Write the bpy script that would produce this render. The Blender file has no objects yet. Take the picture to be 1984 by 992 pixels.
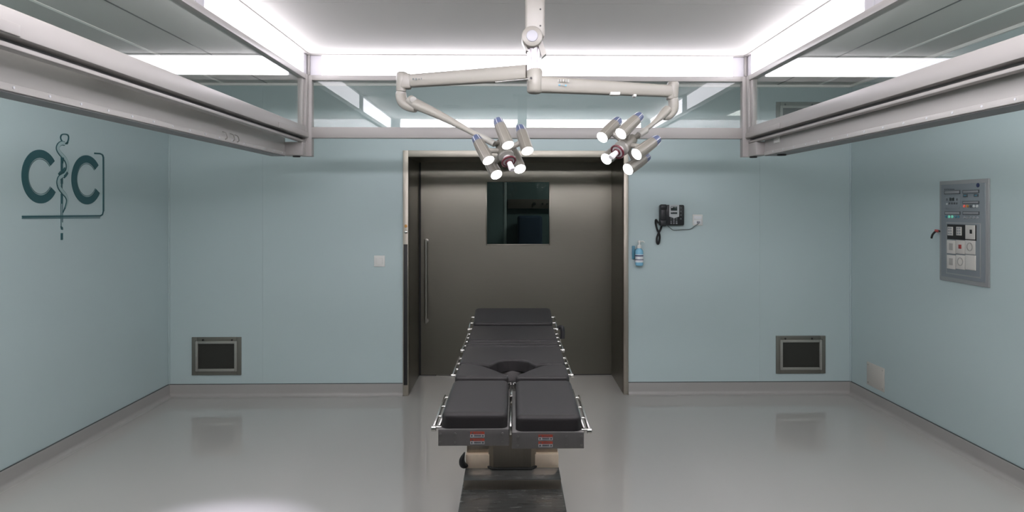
import bpy, bmesh, math, random
from mathutils import Vector, Matrix
random.seed(4)
S = bpy.context.scene
COL = S.collection
R = math.radians

# ------------------------------------------------------------------ camera, world, exposure
F = 24 / 36 * 1984            # focal length in pixels
HC = 1.642                    # camera height
YAW = math.atan(0.0178)
PPX, PPY = 1012.6, 403.0      # principal point
cam_d = bpy.data.cameras.new('camera')
cam = bpy.data.objects.new('camera', cam_d); COL.objects.link(cam)
cam_d.sensor_width = 36; cam_d.lens = 24
cam_d.shift_x = -(PPX - 992) / 1984
cam_d.shift_y = -(496 - PPY) / 1984
cam_d.clip_start = 0.05
cam.location = (0, 0, HC); cam.rotation_euler = (R(90), 0, -YAW)
S.camera = cam
S.view_settings.view_transform = 'Standard'; S.view_settings.look = 'None'
S.view_settings.gamma = 1; S.view_settings.use_curve_mapping = False
S.view_settings.exposure = 0.28
w = bpy.data.worlds.new('world'); S.world = w; w.use_nodes = True
w.node_tree.nodes['Background'].inputs[0].default_value = (0, 0, 0, 1)
w.node_tree.nodes['Background'].inputs[1].default_value = 0
STRIP = 5.5                   # radiance of the light strips
POD = 8.0                     # radiance of the surgical lamp lenses
NEAR = 10.0                   # the near halves of the side strips
FRONT = 38.0                   # the strip on the near side of the canopy
REAR = 4.5                    # glow added on the outer faces of the strip boxes
ROOMFILL = 10.0               # radiance of the fill panels added on the room ceiling
DOWNFILL = 9.0                   # watts of each fill spot added in the canopy ceiling

POOLSPOT = 420.0                # watts of the spot added for the light pool on the floor

cy, sy = math.cos(YAW), math.sin(YAW)
def ray(px, py):
    u = (px - PPX) / F; v = -(py - PPY) / F
    return Vector((u * cy + sy, -u * sy + cy, v))
def at(px, py, Y):            # point of the pixel's ray on the plane y = Y
    d = ray(px, py); t = Y / d.y
    return Vector((d.x * t, Y, HC + d.z * t))
def atX(px, py, X):           # ... on the plane x = X
    d = ray(px, py); t = X / d.x
    return Vector((X, d.y * t, HC + d.z * t))
D = 6.0
XL = at(327, 600, D).x; XR = at(1648.5, 600, D).x
ZC = 2.73
YF = -1.6                     # wall behind the camera

# ------------------------------------------------------------------ materials
def mat(name, col, rough=0.5, metal=0.0, spec=0.5, emit=0, ecol=None, bump=None, streak=None, coat=0, mott=None):
    m = bpy.data.materials.new(name); m.use_nodes = True
    nt = m.node_tree; b = nt.nodes['Principled BSDF']
    b.inputs['Base Color'].default_value = (*col, 1)
    b.inputs['Roughness'].default_value = rough
    b.inputs['Metallic'].default_value = metal
    b.inputs['Specular IOR Level'].default_value = spec
    if coat:
        b.inputs['Coat Weight'].default_value = coat; b.inputs['Coat Roughness'].default_value = 0.08
    if emit:
        b.inputs['Emission Color'].default_value = (*(ecol or col), 1)
        b.inputs['Emission Strength'].default_value = emit
    tc = nt.nodes.new('ShaderNodeTexCoord')
    def noise(scale_vec, sc, det=4):
        mp = nt.nodes.new('ShaderNodeMapping'); mp.inputs['Scale'].default_value = scale_vec
        nt.links.new(tc.outputs['Object'], mp.inputs['Vector'])
        n = nt.nodes.new('ShaderNodeTexNoise'); n.inputs['Scale'].default_value = sc; n.inputs['Detail'].default_value = det
        nt.links.new(mp.outputs[0], n.inputs['Vector']); return n
    if bump:
        n = noise((1, 1, 1), bump[0]); bp = nt.nodes.new('ShaderNodeBump')
        bp.inputs['Strength'].default_value = bump[1]; bp.inputs['Distance'].default_value = 0.002
        nt.links.new(n.outputs['Fac'], bp.inputs['Height']); nt.links.new(bp.outputs[0], b.inputs['Normal'])
    if streak:                 # brushed grain: (scale vector, scale, colour variation, roughness variation)
        n = noise(streak[0], streak[1], 6)
        mx = nt.nodes.new('ShaderNodeMix'); mx.data_type = 'RGBA'
        k = streak[2]
        mx.inputs[6].default_value = (*[c * (1 - k) for c in col], 1); mx.inputs[7].default_value = (*[min(1, c * (1 + k)) for c in col], 1)
        nt.links.new(n.outputs['Fac'], mx.inputs[0]); nt.links.new(mx.outputs[2], b.inputs['Base Color'])
        mr = nt.nodes.new('ShaderNodeMapRange'); mr.inputs[3].default_value = rough - streak[3]; mr.inputs[4].default_value = rough + streak[3]
        nt.links.new(n.outputs['Fac'], mr.inputs[0]); nt.links.new(mr.outputs[0], b.inputs['Roughness'])
    if mott:                   # faint mottling of the colour
        n = noise((1, 1, 1), mott[0], 5)
        mx = nt.nodes.new('ShaderNodeMix'); mx.data_type = 'RGBA'; k = mott[1]
        mx.inputs[6].default_value = (*[c * (1 - k) for c in col], 1); mx.inputs[7].default_value = (*[min(1, c * (1 + k)) for c in col], 1)
        nt.links.new(n.outputs['Fac'], mx.inputs[0]); nt.links.new(mx.outputs[2], b.inputs['Base Color'])
    return m

def glass(name, tint, k=1.0, ior=1.5, base=0.0):
    m = bpy.data.materials.new(name); m.use_nodes = True; nt = m.node_tree
    nt.nodes.clear()
    out = nt.nodes.new('ShaderNodeOutputMaterial'); mx = nt.nodes.new('ShaderNodeMixShader')
    tr = nt.nodes.new('ShaderNodeBsdfTransparent'); tr.inputs[0].default_value = (*tint, 1)
    gl = nt.nodes.new('ShaderNodeBsdfGlossy'); gl.inputs['Roughness'].default_value = 0.0
    fr = nt.nodes.new('ShaderNodeFresnel'); ge = nt.nodes.new('ShaderNodeNewGeometry')      # same reflectance on both faces of the pane
    io = nt.nodes.new('ShaderNodeMath'); io.operation = 'MULTIPLY_ADD'; io.inputs[1].default_value = 1 / ior - ior; io.inputs[2].default_value = ior
    nt.links.new(ge.outputs['Backfacing'], io.inputs[0]); nt.links.new(io.outputs[0], fr.inputs[0])
    io.inputs[1].default_value = 1 / ior - ior
    ml = nt.nodes.new('ShaderNodeMath'); ml.operation = 'MULTIPLY_ADD'; ml.inputs[1].default_value = k; ml.inputs[2].default_value = base; ml.use_clamp = True
    nt.links.new(fr.outputs[0], ml.inputs[0]); nt.links.new(ml.outputs[0], mx.inputs[0])
    nt.links.new(tr.outputs[0], mx.inputs[1]); nt.links.new(gl.outputs[0], mx.inputs[2]); nt.links.new(mx.outputs[0], out.inputs[0])
    return m

M = {}
M['wall'] = mat('teal wall panel', (0.452, 0.55, 0.555), 0.42, spec=0.35, mott=(0.7, 0.03))
M['walldark'] = mat('dark grey wall panel', (0.17, 0.19, 0.19), 0.45)
M['floor'] = mat('grey epoxy floor', (0.425, 0.415, 0.398), 0.025, spec=0.5, mott=(0.5, 0.04))
M['cove'] = mat('grey cove skirting', (0.34, 0.33, 0.315), 0.35, mott=(2, 0.05))
M['seal'] = mat('dark joint', (0.06, 0.07, 0.07), 0.6)
M['ceil'] = mat('ceiling panel', (0.50, 0.50, 0.475), 0.5)
M['ceilseam'] = mat('ceiling trim', (0.92, 0.92, 0.88), 0.4)
M['diffceil'] = mat('laminar diffuser fabric', (0.66, 0.65, 0.62), 0.7, bump=(300, 0.1))
M['alu'] = mat('off white lacquered profile', (0.365, 0.350, 0.333), 0.38)
M['railalu'] = mat('pale grey rail lacquer', (0.50, 0.485, 0.465), 0.4)
M['alud'] = mat('grey underside and groove shade', (0.20, 0.20, 0.20), 0.5)  # dark tone paints shade into the beam groove; also the rail underside
M['gasket'] = mat('black rubber gasket', (0.012, 0.012, 0.012), 0.55)
M['glass'] = glass('canopy glass', (0.965, 0.98, 0.97), 1.0, 1.5)
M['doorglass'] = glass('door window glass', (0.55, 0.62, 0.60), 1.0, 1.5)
M['roomfill'] = mat('room fill diffuser', (0.9, 0.9, 0.9), 0.6, emit=ROOMFILL, ecol=(1.0, 0.985, 0.95))  # glow of the added ceiling panels
M['stripfront'] = mat('near light strip diffuser', (0.9, 0.9, 0.9), 0.6, emit=FRONT, ecol=(0.97, 0.925, 1.0))
M['stripnear'] = mat('near half strip diffuser', (0.9, 0.9, 0.9), 0.6, emit=NEAR, ecol=(0.97, 0.925, 1.0))
M['rearfill'] = mat('outer strip fill glow', (0.9, 0.9, 0.9), 0.6, emit=REAR, ecol=(0.97, 0.95, 1.0))
M['strip'] = mat('light strip diffuser', (0.9, 0.9, 0.9), 0.6, emit=STRIP, ecol=(0.97, 0.925, 1.0))
M['stripend'] = mat('frosted strip end', (0.52, 0.51, 0.54), 0.5)
M['steel'] = mat('brushed stainless', (0.235, 0.224, 0.188), 0.36, 1.0, streak=((1.0, 1.0, 40), 6, 0.05, 0.04))
M['steelv'] = mat('stainless frame', (0.42, 0.39, 0.335), 0.44, 1.0, streak=((60, 60, 1.0), 6, 0.06, 0.04))
M['ventsteel'] = mat('grille stainless', (0.19, 0.19, 0.165), 0.42, 0.6)
M['ventinner'] = mat('grille inner frame', (0.38, 0.38, 0.345), 0.4, 0.6)
M['handle'] = mat('satin bar', (0.45, 0.43, 0.39), 0.28, 1.0)
M['chrome'] = mat('polished chrome', (0.58, 0.57, 0.545), 0.2, 1.0)
M['cream'] = mat('cream lamp lacquer', (0.265, 0.252, 0.222), 0.35)
M['hingecap'] = mat('pale lilac cap', (0.36, 0.36, 0.39), 0.45)
M['creampod'] = mat('cream pod lacquer', (0.15, 0.141, 0.12), 0.35)
M['creamgrey'] = mat('grey joint', (0.27, 0.265, 0.24), 0.4)
M['whiteplas'] = mat('white plastic', (0.68, 0.68, 0.65), 0.4)
M['collar'] = mat('ribbed aluminium collar', (0.45, 0.42, 0.44), 0.32, 0.7)
M['bluecap'] = mat('slate blue lamp cap', (0.062, 0.08, 0.145), 0.35)
M['lens'] = mat('lamp lens', (0.9, 0.9, 0.9), 0.3, emit=POD, ecol=(1, 0.99, 0.98))
M['redring'] = mat('dark red grip', (0.075, 0.006, 0.013), 0.4)
M['clear'] = mat('milky handle', (0.50, 0.48, 0.49), 0.18)
M['pad'] = mat('charcoal leatherette', (0.024, 0.0225, 0.023), 0.42, spec=0.22, bump=(700, 0.10))
M['padside'] = M['pad']
M['plate'] = mat('grey table plate', (0.155, 0.150, 0.146), 0.38, 0.5, streak=((40, 1, 1), 8, 0.08, 0.04))
M['tsteel'] = mat('table stainless', (0.22, 0.195, 0.165), 0.36, 0.9, streak=((30, 30, 1), 5, 0.1, 0.05))
M['bright'] = mat('bright base stainless', (0.85, 0.70, 0.55), 0.42, 0.7, mott=(30, 0.12))
M['basedark'] = mat('scuffed black base', (0.085, 0.086, 0.083), 0.24, 0.3, streak=((2.0, 9, 1), 5, 0.55, 0.12))
M['black'] = mat('black plastic', (0.012, 0.013, 0.015), 0.35)
M['blacksoft'] = mat('soft black rubber', (0.010, 0.010, 0.011), 0.6)
M['screen'] = mat('phone screen', (0.03, 0.04, 0.04), 0.15)
M['silver'] = mat('silver plastic', (0.45, 0.47, 0.48), 0.35, 0.3)
M['panel'] = mat('grey control panel', (0.205, 0.235, 0.255), 0.42)
M['panelrim'] = mat('control panel rim', (0.33, 0.34, 0.345), 0.4, 0.3)
M['slot'] = mat('panel label strip', (0.27, 0.285, 0.30), 0.4)
M['slotdark'] = mat('panel slot edge', (0.07, 0.08, 0.09), 0.5)
M['module'] = mat('cream socket module', (0.58, 0.565, 0.53), 0.4)
M['modline'] = mat('socket engraving', (0.36, 0.35, 0.33), 0.5)
M['red'] = mat('red', (0.27, 0.03, 0.03), 0.4)
M['orange'] = mat('warning orange red', (0.36, 0.05, 0.025), 0.5)
M['amber'] = mat('amber', (0.5, 0.25, 0.05), 0.4)
M['ledg'] = mat('green indicator', (0.12, 0.5, 0.35), 0.4, emit=0.22, ecol=(0.25, 0.95, 0.7))
M['ledw'] = mat('pale indicator', (0.55, 0.58, 0.58), 0.4)
M['ledr'] = mat('red indicator', (0.6, 0.1, 0.07), 0.4, emit=0.25, ecol=(0.9, 0.12, 0.08))
M['navy'] = mat('navy mark', (0.02, 0.03, 0.10), 0.4)
M['plateb'] = mat('beige blank plate', (0.52, 0.50, 0.46), 0.5)
M['screw'] = mat('screw head', (0.40, 0.40, 0.38), 0.35, 0.7)
M['boltgrey'] = mat('bolt head', (0.20, 0.20, 0.19), 0.35, 0.7)
M['sticker'] = mat('warning sticker', (0.40, 0.41, 0.42), 0.45)
M['logo'] = mat('dark teal vinyl', (0.018, 0.085, 0.095), 0.4)
M['logolite'] = mat('pale teal vinyl', (0.33, 0.45, 0.455), 0.42)
M['logogrey'] = mat('grey teal vinyl', (0.11, 0.19, 0.20), 0.4)
M['bottle'] = mat('pale blue bottle', (0.22, 0.50, 0.68), 0.2, spec=0.6)
M['bottledark'] = mat('blue gel in bottle', (0.15, 0.42, 0.58), 0.2)
M['label'] = mat('white label', (0.70, 0.72, 0.74), 0.4)
M['labelgrey'] = mat('grey label print', (0.25, 0.26, 0.28), 0.5)
M['blueplas'] = mat('teal blue plastic', (0.07, 0.22, 0.30), 0.35)
M['cable'] = mat('grey cable', (0.10, 0.12, 0.12), 0.5)
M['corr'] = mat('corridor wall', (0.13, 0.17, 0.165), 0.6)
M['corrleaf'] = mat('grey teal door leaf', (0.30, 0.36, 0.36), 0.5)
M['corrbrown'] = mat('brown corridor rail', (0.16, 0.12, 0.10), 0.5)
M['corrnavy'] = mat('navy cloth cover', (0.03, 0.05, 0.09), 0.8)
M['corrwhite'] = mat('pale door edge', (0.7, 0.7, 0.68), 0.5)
M['corrfill'] = mat('corridor fill light', (0.9, 0.9, 0.9), 0.5, emit=42.0)  # glow of the lamp added behind the door

def mesh_mat(name, c1, c2, scale):
    m = bpy.data.materials.new(name); m.use_nodes = True; nt = m.node_tree; b = nt.nodes['Principled BSDF']
    tc = nt.nodes.new('ShaderNodeTexCoord'); ck = nt.nodes.new('ShaderNodeTexChecker'); ck.inputs['Scale'].default_value = scale
    ck.inputs[1].default_value = (*c1, 1); ck.inputs[2].default_value = (*c2, 1)
    mp = nt.nodes.new('ShaderNodeMapping'); mp.inputs['Location'].default_value = (0.0013, 0.0017, 0.0011)
    nt.links.new(tc.outputs['Object'], mp.inputs[0]); nt.links.new(mp.outputs[0], ck.inputs[0]); nt.links.new(ck.outputs[0], b.inputs['Base Color'])
    b.inputs['Roughness'].default_value = 0.5; b.inputs['Metallic'].default_value = 0.6
    return m
M['ventmesh'] = mesh_mat('fine grille mesh', (0.075, 0.075, 0.065), (0.025, 0.025, 0.022), 420)

# ------------------------------------------------------------------ mesh helpers
WM = {}                        # world matrices of the empties
def world_of(p):
    while p is not None:
        if p.name in WM: return WM[p.name]
        p = p.parent
    return Matrix.Identity(4)
def obj(name, bm, m, parent=None, smooth=True):
    bmesh.ops.recalc_face_normals(bm, faces=bm.faces)
    if parent is not None:
        bm.transform(world_of(parent).inverted())
    if smooth:
        for f in bm.faces: f.smooth = True
        for e in bm.edges:
            if len(e.link_faces) != 2 or e.calc_face_angle(0) > R(38): e.smooth = False
    me = bpy.data.meshes.new(name); bm.to_mesh(me); bm.free()
    me.materials.append(M[m])
    o = bpy.data.objects.new(name, me); COL.objects.link(o)
    if parent is not None: o.parent = parent
    return o
def thing(name, loc, label=None, cat=None, group=None, kind=None):
    o = bpy.data.objects.new(name, None); COL.objects.link(o); o.location = loc; o.empty_display_size = 0.05
    WM[o.name] = Matrix.Translation(loc)
    return tag(o, label, cat, group, kind)
def tag(o, label=None, cat=None, group=None, kind=None):
    if label: o['label'] = label
    if cat: o['category'] = cat
    if group: o['group'] = group
    if kind: o['kind'] = kind
    return o
def struct(name, bm, m, label=None, cat=None):
    return tag(obj(name, bm, m), label, cat, kind='structure')

def NB(): return bmesh.new()
def box(bm, x0, x1, y0, y1, z0, z1, bev=0.0, seg=2, mtx=None):
    x0, x1 = min(x0, x1), max(x0, x1); y0, y1 = min(y0, y1), max(y0, y1); z0, z1 = min(z0, z1), max(z0, z1)
    t = bmesh.new()
    vs = [t.verts.new((x, y, z)) for x in (x0, x1) for y in (y0, y1) for z in (z0, z1)]
    for q in ((0, 1, 3, 2), (4, 6, 7, 5), (0, 4, 5, 1), (2, 3, 7, 6), (0, 2, 6, 4), (1, 5, 7, 3)):
        t.faces.new([vs[i] for i in q])
    if bev:
        bev = min(bev, 0.45 * min(x1 - x0, y1 - y0, z1 - z0))
        bmesh.ops.bevel(t, geom=list(t.edges), offset=bev, segments=seg, profile=0.5, affect='EDGES')
    if mtx is not None: t.transform(mtx)
    return merge(bm, t)
def merge(bm, t):
    me = bpy.data.meshes.new('tmp'); t.to_mesh(me); t.free(); bm.from_mesh(me); bpy.data.meshes.remove(me); return bm
def frame_of(a, b):
    a = Vector(a); b = Vector(b); d = b - a; L = d.length
    q = d.to_track_quat('Z', 'Y').to_matrix().to_4x4()
    return Matrix.Translation(a) @ q, L
def lathe(bm, a, b, prof, seg=24, cap=True):
    """surface of revolution along a->b, prof = [(t 0..1 of the length, radius)]"""
    mt, L = frame_of(a, b); rings = []
    for t, r in prof:
        rings.append([bm.verts.new(mt @ Vector((r * math.cos(2 * math.pi * k / seg), r * math.sin(2 * math.pi * k / seg), t * L))) for k in range(seg)])
    for r0, r1 in zip(rings, rings[1:]):
        for k in range(seg):
            bm.faces.new((r0[k], r0[(k + 1) % seg], r1[(k + 1) % seg], r1[k]))
    if cap:
        bm.faces.new(list(reversed(rings[0]))); bm.faces.new(rings[-1])
    return bm
def cyl(bm, a, b, r, seg=20, bev=0.0):
    if bev:
        L = (Vector(b) - Vector(a)).length; e = bev / L
        return lathe(bm, a, b, [(0, r - bev), (e * 0.3, r - bev * 0.3), (e, r), (1 - e, r), (1 - e * 0.3, r - bev * 0.3), (1, r - bev)], seg)
    return lathe(bm, a, b, [(0, r), (1, r)], seg)
def spline(pts, n=8):
    pts = [Vector(p) for p in pts]; out = []
    P = [pts[0] * 2 - pts[1]] + pts + [pts[-1] * 2 - pts[-2]]
    for i in range(1, len(P) - 2):
        for k in range(n):
            t = k / n; a, b, c, d = P[i - 1], P[i], P[i + 1], P[i + 2]
            out.append(0.5 * ((2 * b) + (c - a) * t + (2 * a - 5 * b + 4 * c - d) * t * t + (3 * b - a - 3 * c + d) * t ** 3))
    return out + [pts[-1]]
def tube(bm, pts, r, seg=10, squash=None):
    """tube through pts; r a number or list"""
    pts = [Vector(p) for p in pts]; n = len(pts)
    rr = r if isinstance(r, (list, tuple)) else [r] * n
    up = Vector((0, 0, 1)); rings = []
    t0 = (pts[1] - pts[0]).normalized()
    nrm = t0.cross(up if abs(t0.z) < 0.9 else Vector((1, 0, 0))).normalized()
    for i in range(n):
        t = (pts[min(i + 1, n - 1)] - pts[max(i - 1, 0)]).normalized()
        nrm = (nrm - t * nrm.dot(t)).normalized(); bn = t.cross(nrm)
        s = squash or 1.0
        rings.append([bm.verts.new(pts[i] + nrm * (rr[i] * math.cos(2 * math.pi * k / seg)) + bn * (rr[i] * s * math.sin(2 * math.pi * k / seg))) for k in range(seg)])
    for r0, r1 in zip(rings, rings[1:]):
        for k in range(seg): bm.faces.new((r0[k], r0[(k + 1) % seg], r1[(k + 1) % seg], r1[k]))
    bm.faces.new(list(reversed(rings[0]))); bm.faces.new(rings[-1])
    return bm
def offset_poly(P, d):
    n = len(P); out = []
    for i in range(n):
        a, b, c = P[i - 1], P[i], P[(i + 1) % n]
        e0 = (b - a).normalized(); e1 = (c - b).normalized()
        n0 = Vector((-e0.y, e0.x)); n1 = Vector((-e1.y, e1.x))
        m = (n0 + n1); m = m.normalized() if m.length > 1e-6 else n0
        k = max(0.35, m.dot(n0)); out.append(b + m * (d / k))
    return out
def rprism(bm, P, z0, z1, r, steps=5, rb=0.004, mtx=None):
    """upright prism over outline P (counter clockwise) with a rounded upper edge"""
    P = [Vector(p) for p in P]; t = bmesh.new(); rings = []
    lv = [(rb, z0), (0, z0 + rb)]
    for k in range(steps + 1):
        a = math.pi / 2 * k / steps; lv.append((r * (1 - math.cos(a)), z1 - r + r * math.sin(a)))
    lv.append((r + 0.0025, z1))
    for d, z in lv:
        rings.append([t.verts.new((p.x, p.y, z)) for p in offset_poly(P, d)])
    n = len(P)
    for r0, r1 in zip(rings, rings[1:]):
        for k in range(n): t.faces.new((r0[k], r0[(k + 1) % n], r1[(k + 1) % n], r1[k]))
    t.faces.new(list(reversed(rings[0]))); t.faces.new(rings[-1])
    if mtx is not None: t.transform(mtx)
    return merge(bm, t)
def rrect(x0, x1, y0, y1, r, n=5, bow0=0.0, bow1=0.0):
    """rounded rectangle, counter clockwise; bow pushes the y0 / y1 edge middle towards -y"""
    out = []
    for cx, cy_, a0 in ((x1 - r, y0 + r, -90), (x1 - r, y1 - r, 0), (x0 + r, y1 - r, 90), (x0 + r, y0 + r, 180)):
        for k in range(n + 1):
            a = R(a0 + 90 * k / n); out.append(Vector((cx + r * math.cos(a), cy_ + r * math.sin(a))))
        if a0 == 0 and bow1:
            for k in range(1, 12):
                x = (x1 - r) + (x0 + r - x1 + r) * k / 12; u = 2 * k / 12 - 1; out.append(Vector((x, y1 - bow1 * (1 - u * u))))
        if a0 == 180 and bow0:
            for k in range(1, 12):
                x = (x0 + r) + (x1 - r - x0 - r) * k / 12; u = 2 * k / 12 - 1; out.append(Vector((x, y0 - bow0 * (1 - u * u))))
    return out
def wall_prism(bm, pts, inward, th):
    """flat shape on a wall: pts world points in its plane, extruded by th along inward"""
    iv = Vector(inward) * th
    a = [bm.verts.new(p) for p in pts]; b = [bm.verts.new(Vector(p) + iv) for p in pts]; n = len(a)
    bm.faces.new(a); bm.faces.new(list(reversed(b)))
    for k in range(n): bm.faces.new((a[k], b[k], b[(k + 1) % n], a[(k + 1) % n]))
    return bm
def ribbon(bm, pts, wid, inward, th, closed=False):
    """strip of width wid following pts in a wall plane, raised by th (segments share vertices)"""
    pts = [Vector(p) for p in pts]; iv = Vector(inward).normalized(); n = len(pts); L = []; Rr = []
    ww = wid if isinstance(wid, (list, tuple)) else [wid] * n
    for i in range(n):
        if closed: t = pts[(i + 1) % n] - pts[i - 1]
        else: t = pts[min(i + 1, n - 1)] - pts[max(i - 1, 0)]
        s = t.normalized().cross(iv) * ww[i] / 2
        L.append(pts[i] + s); Rr.append(pts[i] - s)
    q = [[bm.verts.new(p) for p in L], [bm.verts.new(p) for p in Rr], [bm.verts.new(p + iv * th) for p in L], [bm.verts.new(p + iv * th) for p in Rr]]
    m = n if closed else n - 1
    for i in range(m):
        j = (i + 1) % n
        for a, b in ((2, 3), (0, 2), (3, 1), (1, 0)):
            bm.faces.new((q[a][i], q[a][j], q[b][j], q[b][i]))
    if not closed:
        for i in (0, n - 1): bm.faces.new((q[0][i], q[1][i], q[3][i], q[2][i]))
    return bm
def dup(root, delta, label=None, name=None):
    r = root.copy(); COL.objects.link(r); r.location = Vector(root.location) + Vector(delta)
    if label: r['label'] = label
    for ch in list(root.children):
        c = ch.copy(); COL.objects.link(c); c.parent = r
        for g in list(ch.children):
            d = g.copy(); COL.objects.link(d); d.parent = c
    return r

# ------------------------------------------------------------------ room shell
def B(m, *a, name='wall_x', **k): return struct(name, box(NB(), *a, **k), m)
B('floor', XL - 0.2, XR + 0.2, YF - 0.2, D + 0.75, -0.1, 0, name='floor')
B('wall', XL - 0.15, XL, YF, D, 0, ZC, name='wall_left')
B('wall', XR, XR + 0.15, YF, D, 0, ZC, name='wall_right')
B('walldark', XL - 0.15, XR + 0.15, YF - 0.15, YF, 0, ZC, name='wall_front')
xd0 = at(781, 600, D).x; xd1 = at(1217, 600, D).x; zd = at(1000, 292, D).z
xs0 = at(509, 600, D).x; xs1 = at(1472, 600, D).x
g = 0.0006
bm = NB()
hx0, hx1, hz = xd0 + 0.02, xd1 - 0.02, zd - 0.02
WT = 0.70                     # depth of the door reveal
for x0, x1, z0, z1 in ((XL, xs0 - g, 0, ZC), (xs0 + g, hx0, 0, ZC), (hx0, hx1, hz, ZC), (hx1, xs1 - g, 0, ZC), (xs1 + g, XR, 0, ZC)):
    box(bm, x0, x1, D, D + 0.08, z0, z1)
box(bm, XL - 0.15, xs0 + 0.1, D + 0.006, D + 0.1, 0, ZC); box(bm, xs1 - 0.1, XR + 0.15, D + 0.006, D + 0.1, 0, ZC)
struct('wall_back', bm, 'wall')
bm = NB()
box(bm, XL - 0.15, XR + 0.15, YF - 0.15, D + 0.1, ZC, ZC + 0.1)
ceil = struct('ceiling', bm, 'ceil')
# seams of the ceiling panels, running away from the camera
bm = NB()
for x in (-2.5, 2.72): box(bm, x - 0.012, x + 0.012, YF, D, ZC - 0.004, ZC + 0.001)
struct('trim_1', bm, 'ceilseam')
bm = NB()
for x in (-2.12, 2.355): box(bm, x - 0.006, x + 0.006, YF, D, ZC - 0.002, ZC + 0.001)
struct('trim_2', bm, 'seal')
bm = NB()
box(bm, XL, XR, D - 0.02, D, ZC - 0.02, ZC); box(bm, XL, XL + 0.02, YF, D, ZC - 0.02, ZC); box(bm, XR - 0.02, XR, YF, D, ZC - 0.02, ZC)
struct('trim_3', bm, 'ceilseam')

# coved skirting: quarter round at the foot, dark joint line along its top
def cove(name, a, b, inward):
    a = Vector(a); b = Vector(b); iv = Vector(inward); bm = NB()
    prof = [(0.0, 0.105), (0.012, 0.105), (0.014, 0.103), (0.014, 0.034)]
    for k in range(1, 9):
        t = math.pi / 2 * k / 8; prof.append((0.014 + 0.034 * (1 - math.cos(t)), 0.034 - 0.034 * math.sin(t) + 0.0005))
    prof += [(0.0, 0.0005)]
    A = [bm.verts.new(a + iv * p + Vector((0, 0, z))) for p, z in prof]; C = [bm.verts.new(b + iv * p + Vector((0, 0, z))) for p, z in prof]
    n = len(A)
    for k in range(n): bm.faces.new((A[k], A[(k + 1) % n], C[(k + 1) % n], C[k]))
    bm.faces.new(A); bm.faces.new(list(reversed(C)))
    o = struct(name, bm, 'cove')
    j = NB(); v = (b - a).normalized()
    p0 = a + Vector((0, 0, 0.105)); p1 = b + Vector((0, 0, 0.109)) + iv * 0.009
    box(j, p0.x, p1.x, p0.y, p1.y, p0.z, p1.z)
    obj('joint', j, 'seal', o)
cove('baseboard_left', (XL, YF, 0), (XL, D, 0), (1, 0, 0))
cove('baseboard_right', (XR, YF, 0), (XR, D, 0), (-1, 0, 0))
cove('baseboard_back', (XL, D, 0), (xd0, D, 0), (0, -1, 0))
cove('baseboard_back', (xd1, D, 0), (XR, D, 0), (0, -1, 0))
cove('baseboard_front', (XL, YF, 0), (XR, YF, 0), (0, 1, 0))
# slim light corner profiles
bm = NB(); box(bm, XL, XL + 0.012, D - 0.012, D, 0.109, ZC - 0.02, 0.003); struct('trim_4', bm, 'wall')
bm = NB(); box(bm, XR - 0.012, XR, D - 0.012, D, 0.109, ZC - 0.02, 0.003); struct('trim_5', bm, 'wall')

# ------------------------------------------------------------------ door in its deep steel reveal
YD = D + WT
door = thing('door_1', ((xd0 + xd1) / 2, D, 0), 'wide brushed steel sliding door with small dark window and long bar handle', 'door', kind='structure')
xi0 = at(791.5, 600, D).x; xi1 = at(1208, 600, D).x; zi = at(1000, 304.5, D).z
fw = 0.018
bm = NB()
box(bm, xd0, xi0, D - fw, D + 0.06, 0, zd, 0.003); box(bm, xi1, xd1, D - fw, D + 0.06, 0, zd, 0.003)
box(bm, xi0 - 0.001, xi1 + 0.001, D - fw, D + 0.06, zi, zd, 0.003)
frame = obj('door_frame', bm, 'steelv', door)
bm = NB(); box(bm, xi0 - 0.05, xi0, D + 0.03, YD + 0.05, 0, zi + 0.05); box(bm, xi0 - 0.001, xi0 + 0.0006, D, YD, at(800, 466, D + .3).z, at(800, 466, D + .3).z + 0.006)
obj('reveal', bm, 'steel', door)
bm = NB(); box(bm, xi1, xi1 + 0.05, D + 0.03, YD + 0.05, 0, zi + 0.05); obj('reveal', bm, 'steel', door)
bm = NB(); box(bm, xi0, xi1, D + 0.03, YD + 0.05, zi, zi + 0.05); obj('reveal', bm, 'steel', door)
# black edge seal and buttons on the left jamb
bm = NB(); zs0, zs1 = at(786, 745, D).z, at(786, 473, D).z
box(bm, at(782.8, 600, D).x, at(790.3, 600, D).x, D - fw - 0.008, D - fw + 0.002, zs0, zs1, 0.003); obj('edge_seal', bm, 'gasket', frame)
p = at(786.5, 438, D - fw); bm = NB(); cyl(bm, p + Vector((0, 0.002, 0)), p - Vector((0, 0.008, 0)), 0.014, 16, 0.003); obj('button', bm, 'amber', frame)
p = at(786.5, 450, D - fw); bm = NB(); cyl(bm, p + Vector((0, 0.002, 0)), p - Vector((0, 0.008, 0)), 0.014, 16, 0.003); obj('button', bm, 'chrome', frame)
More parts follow.
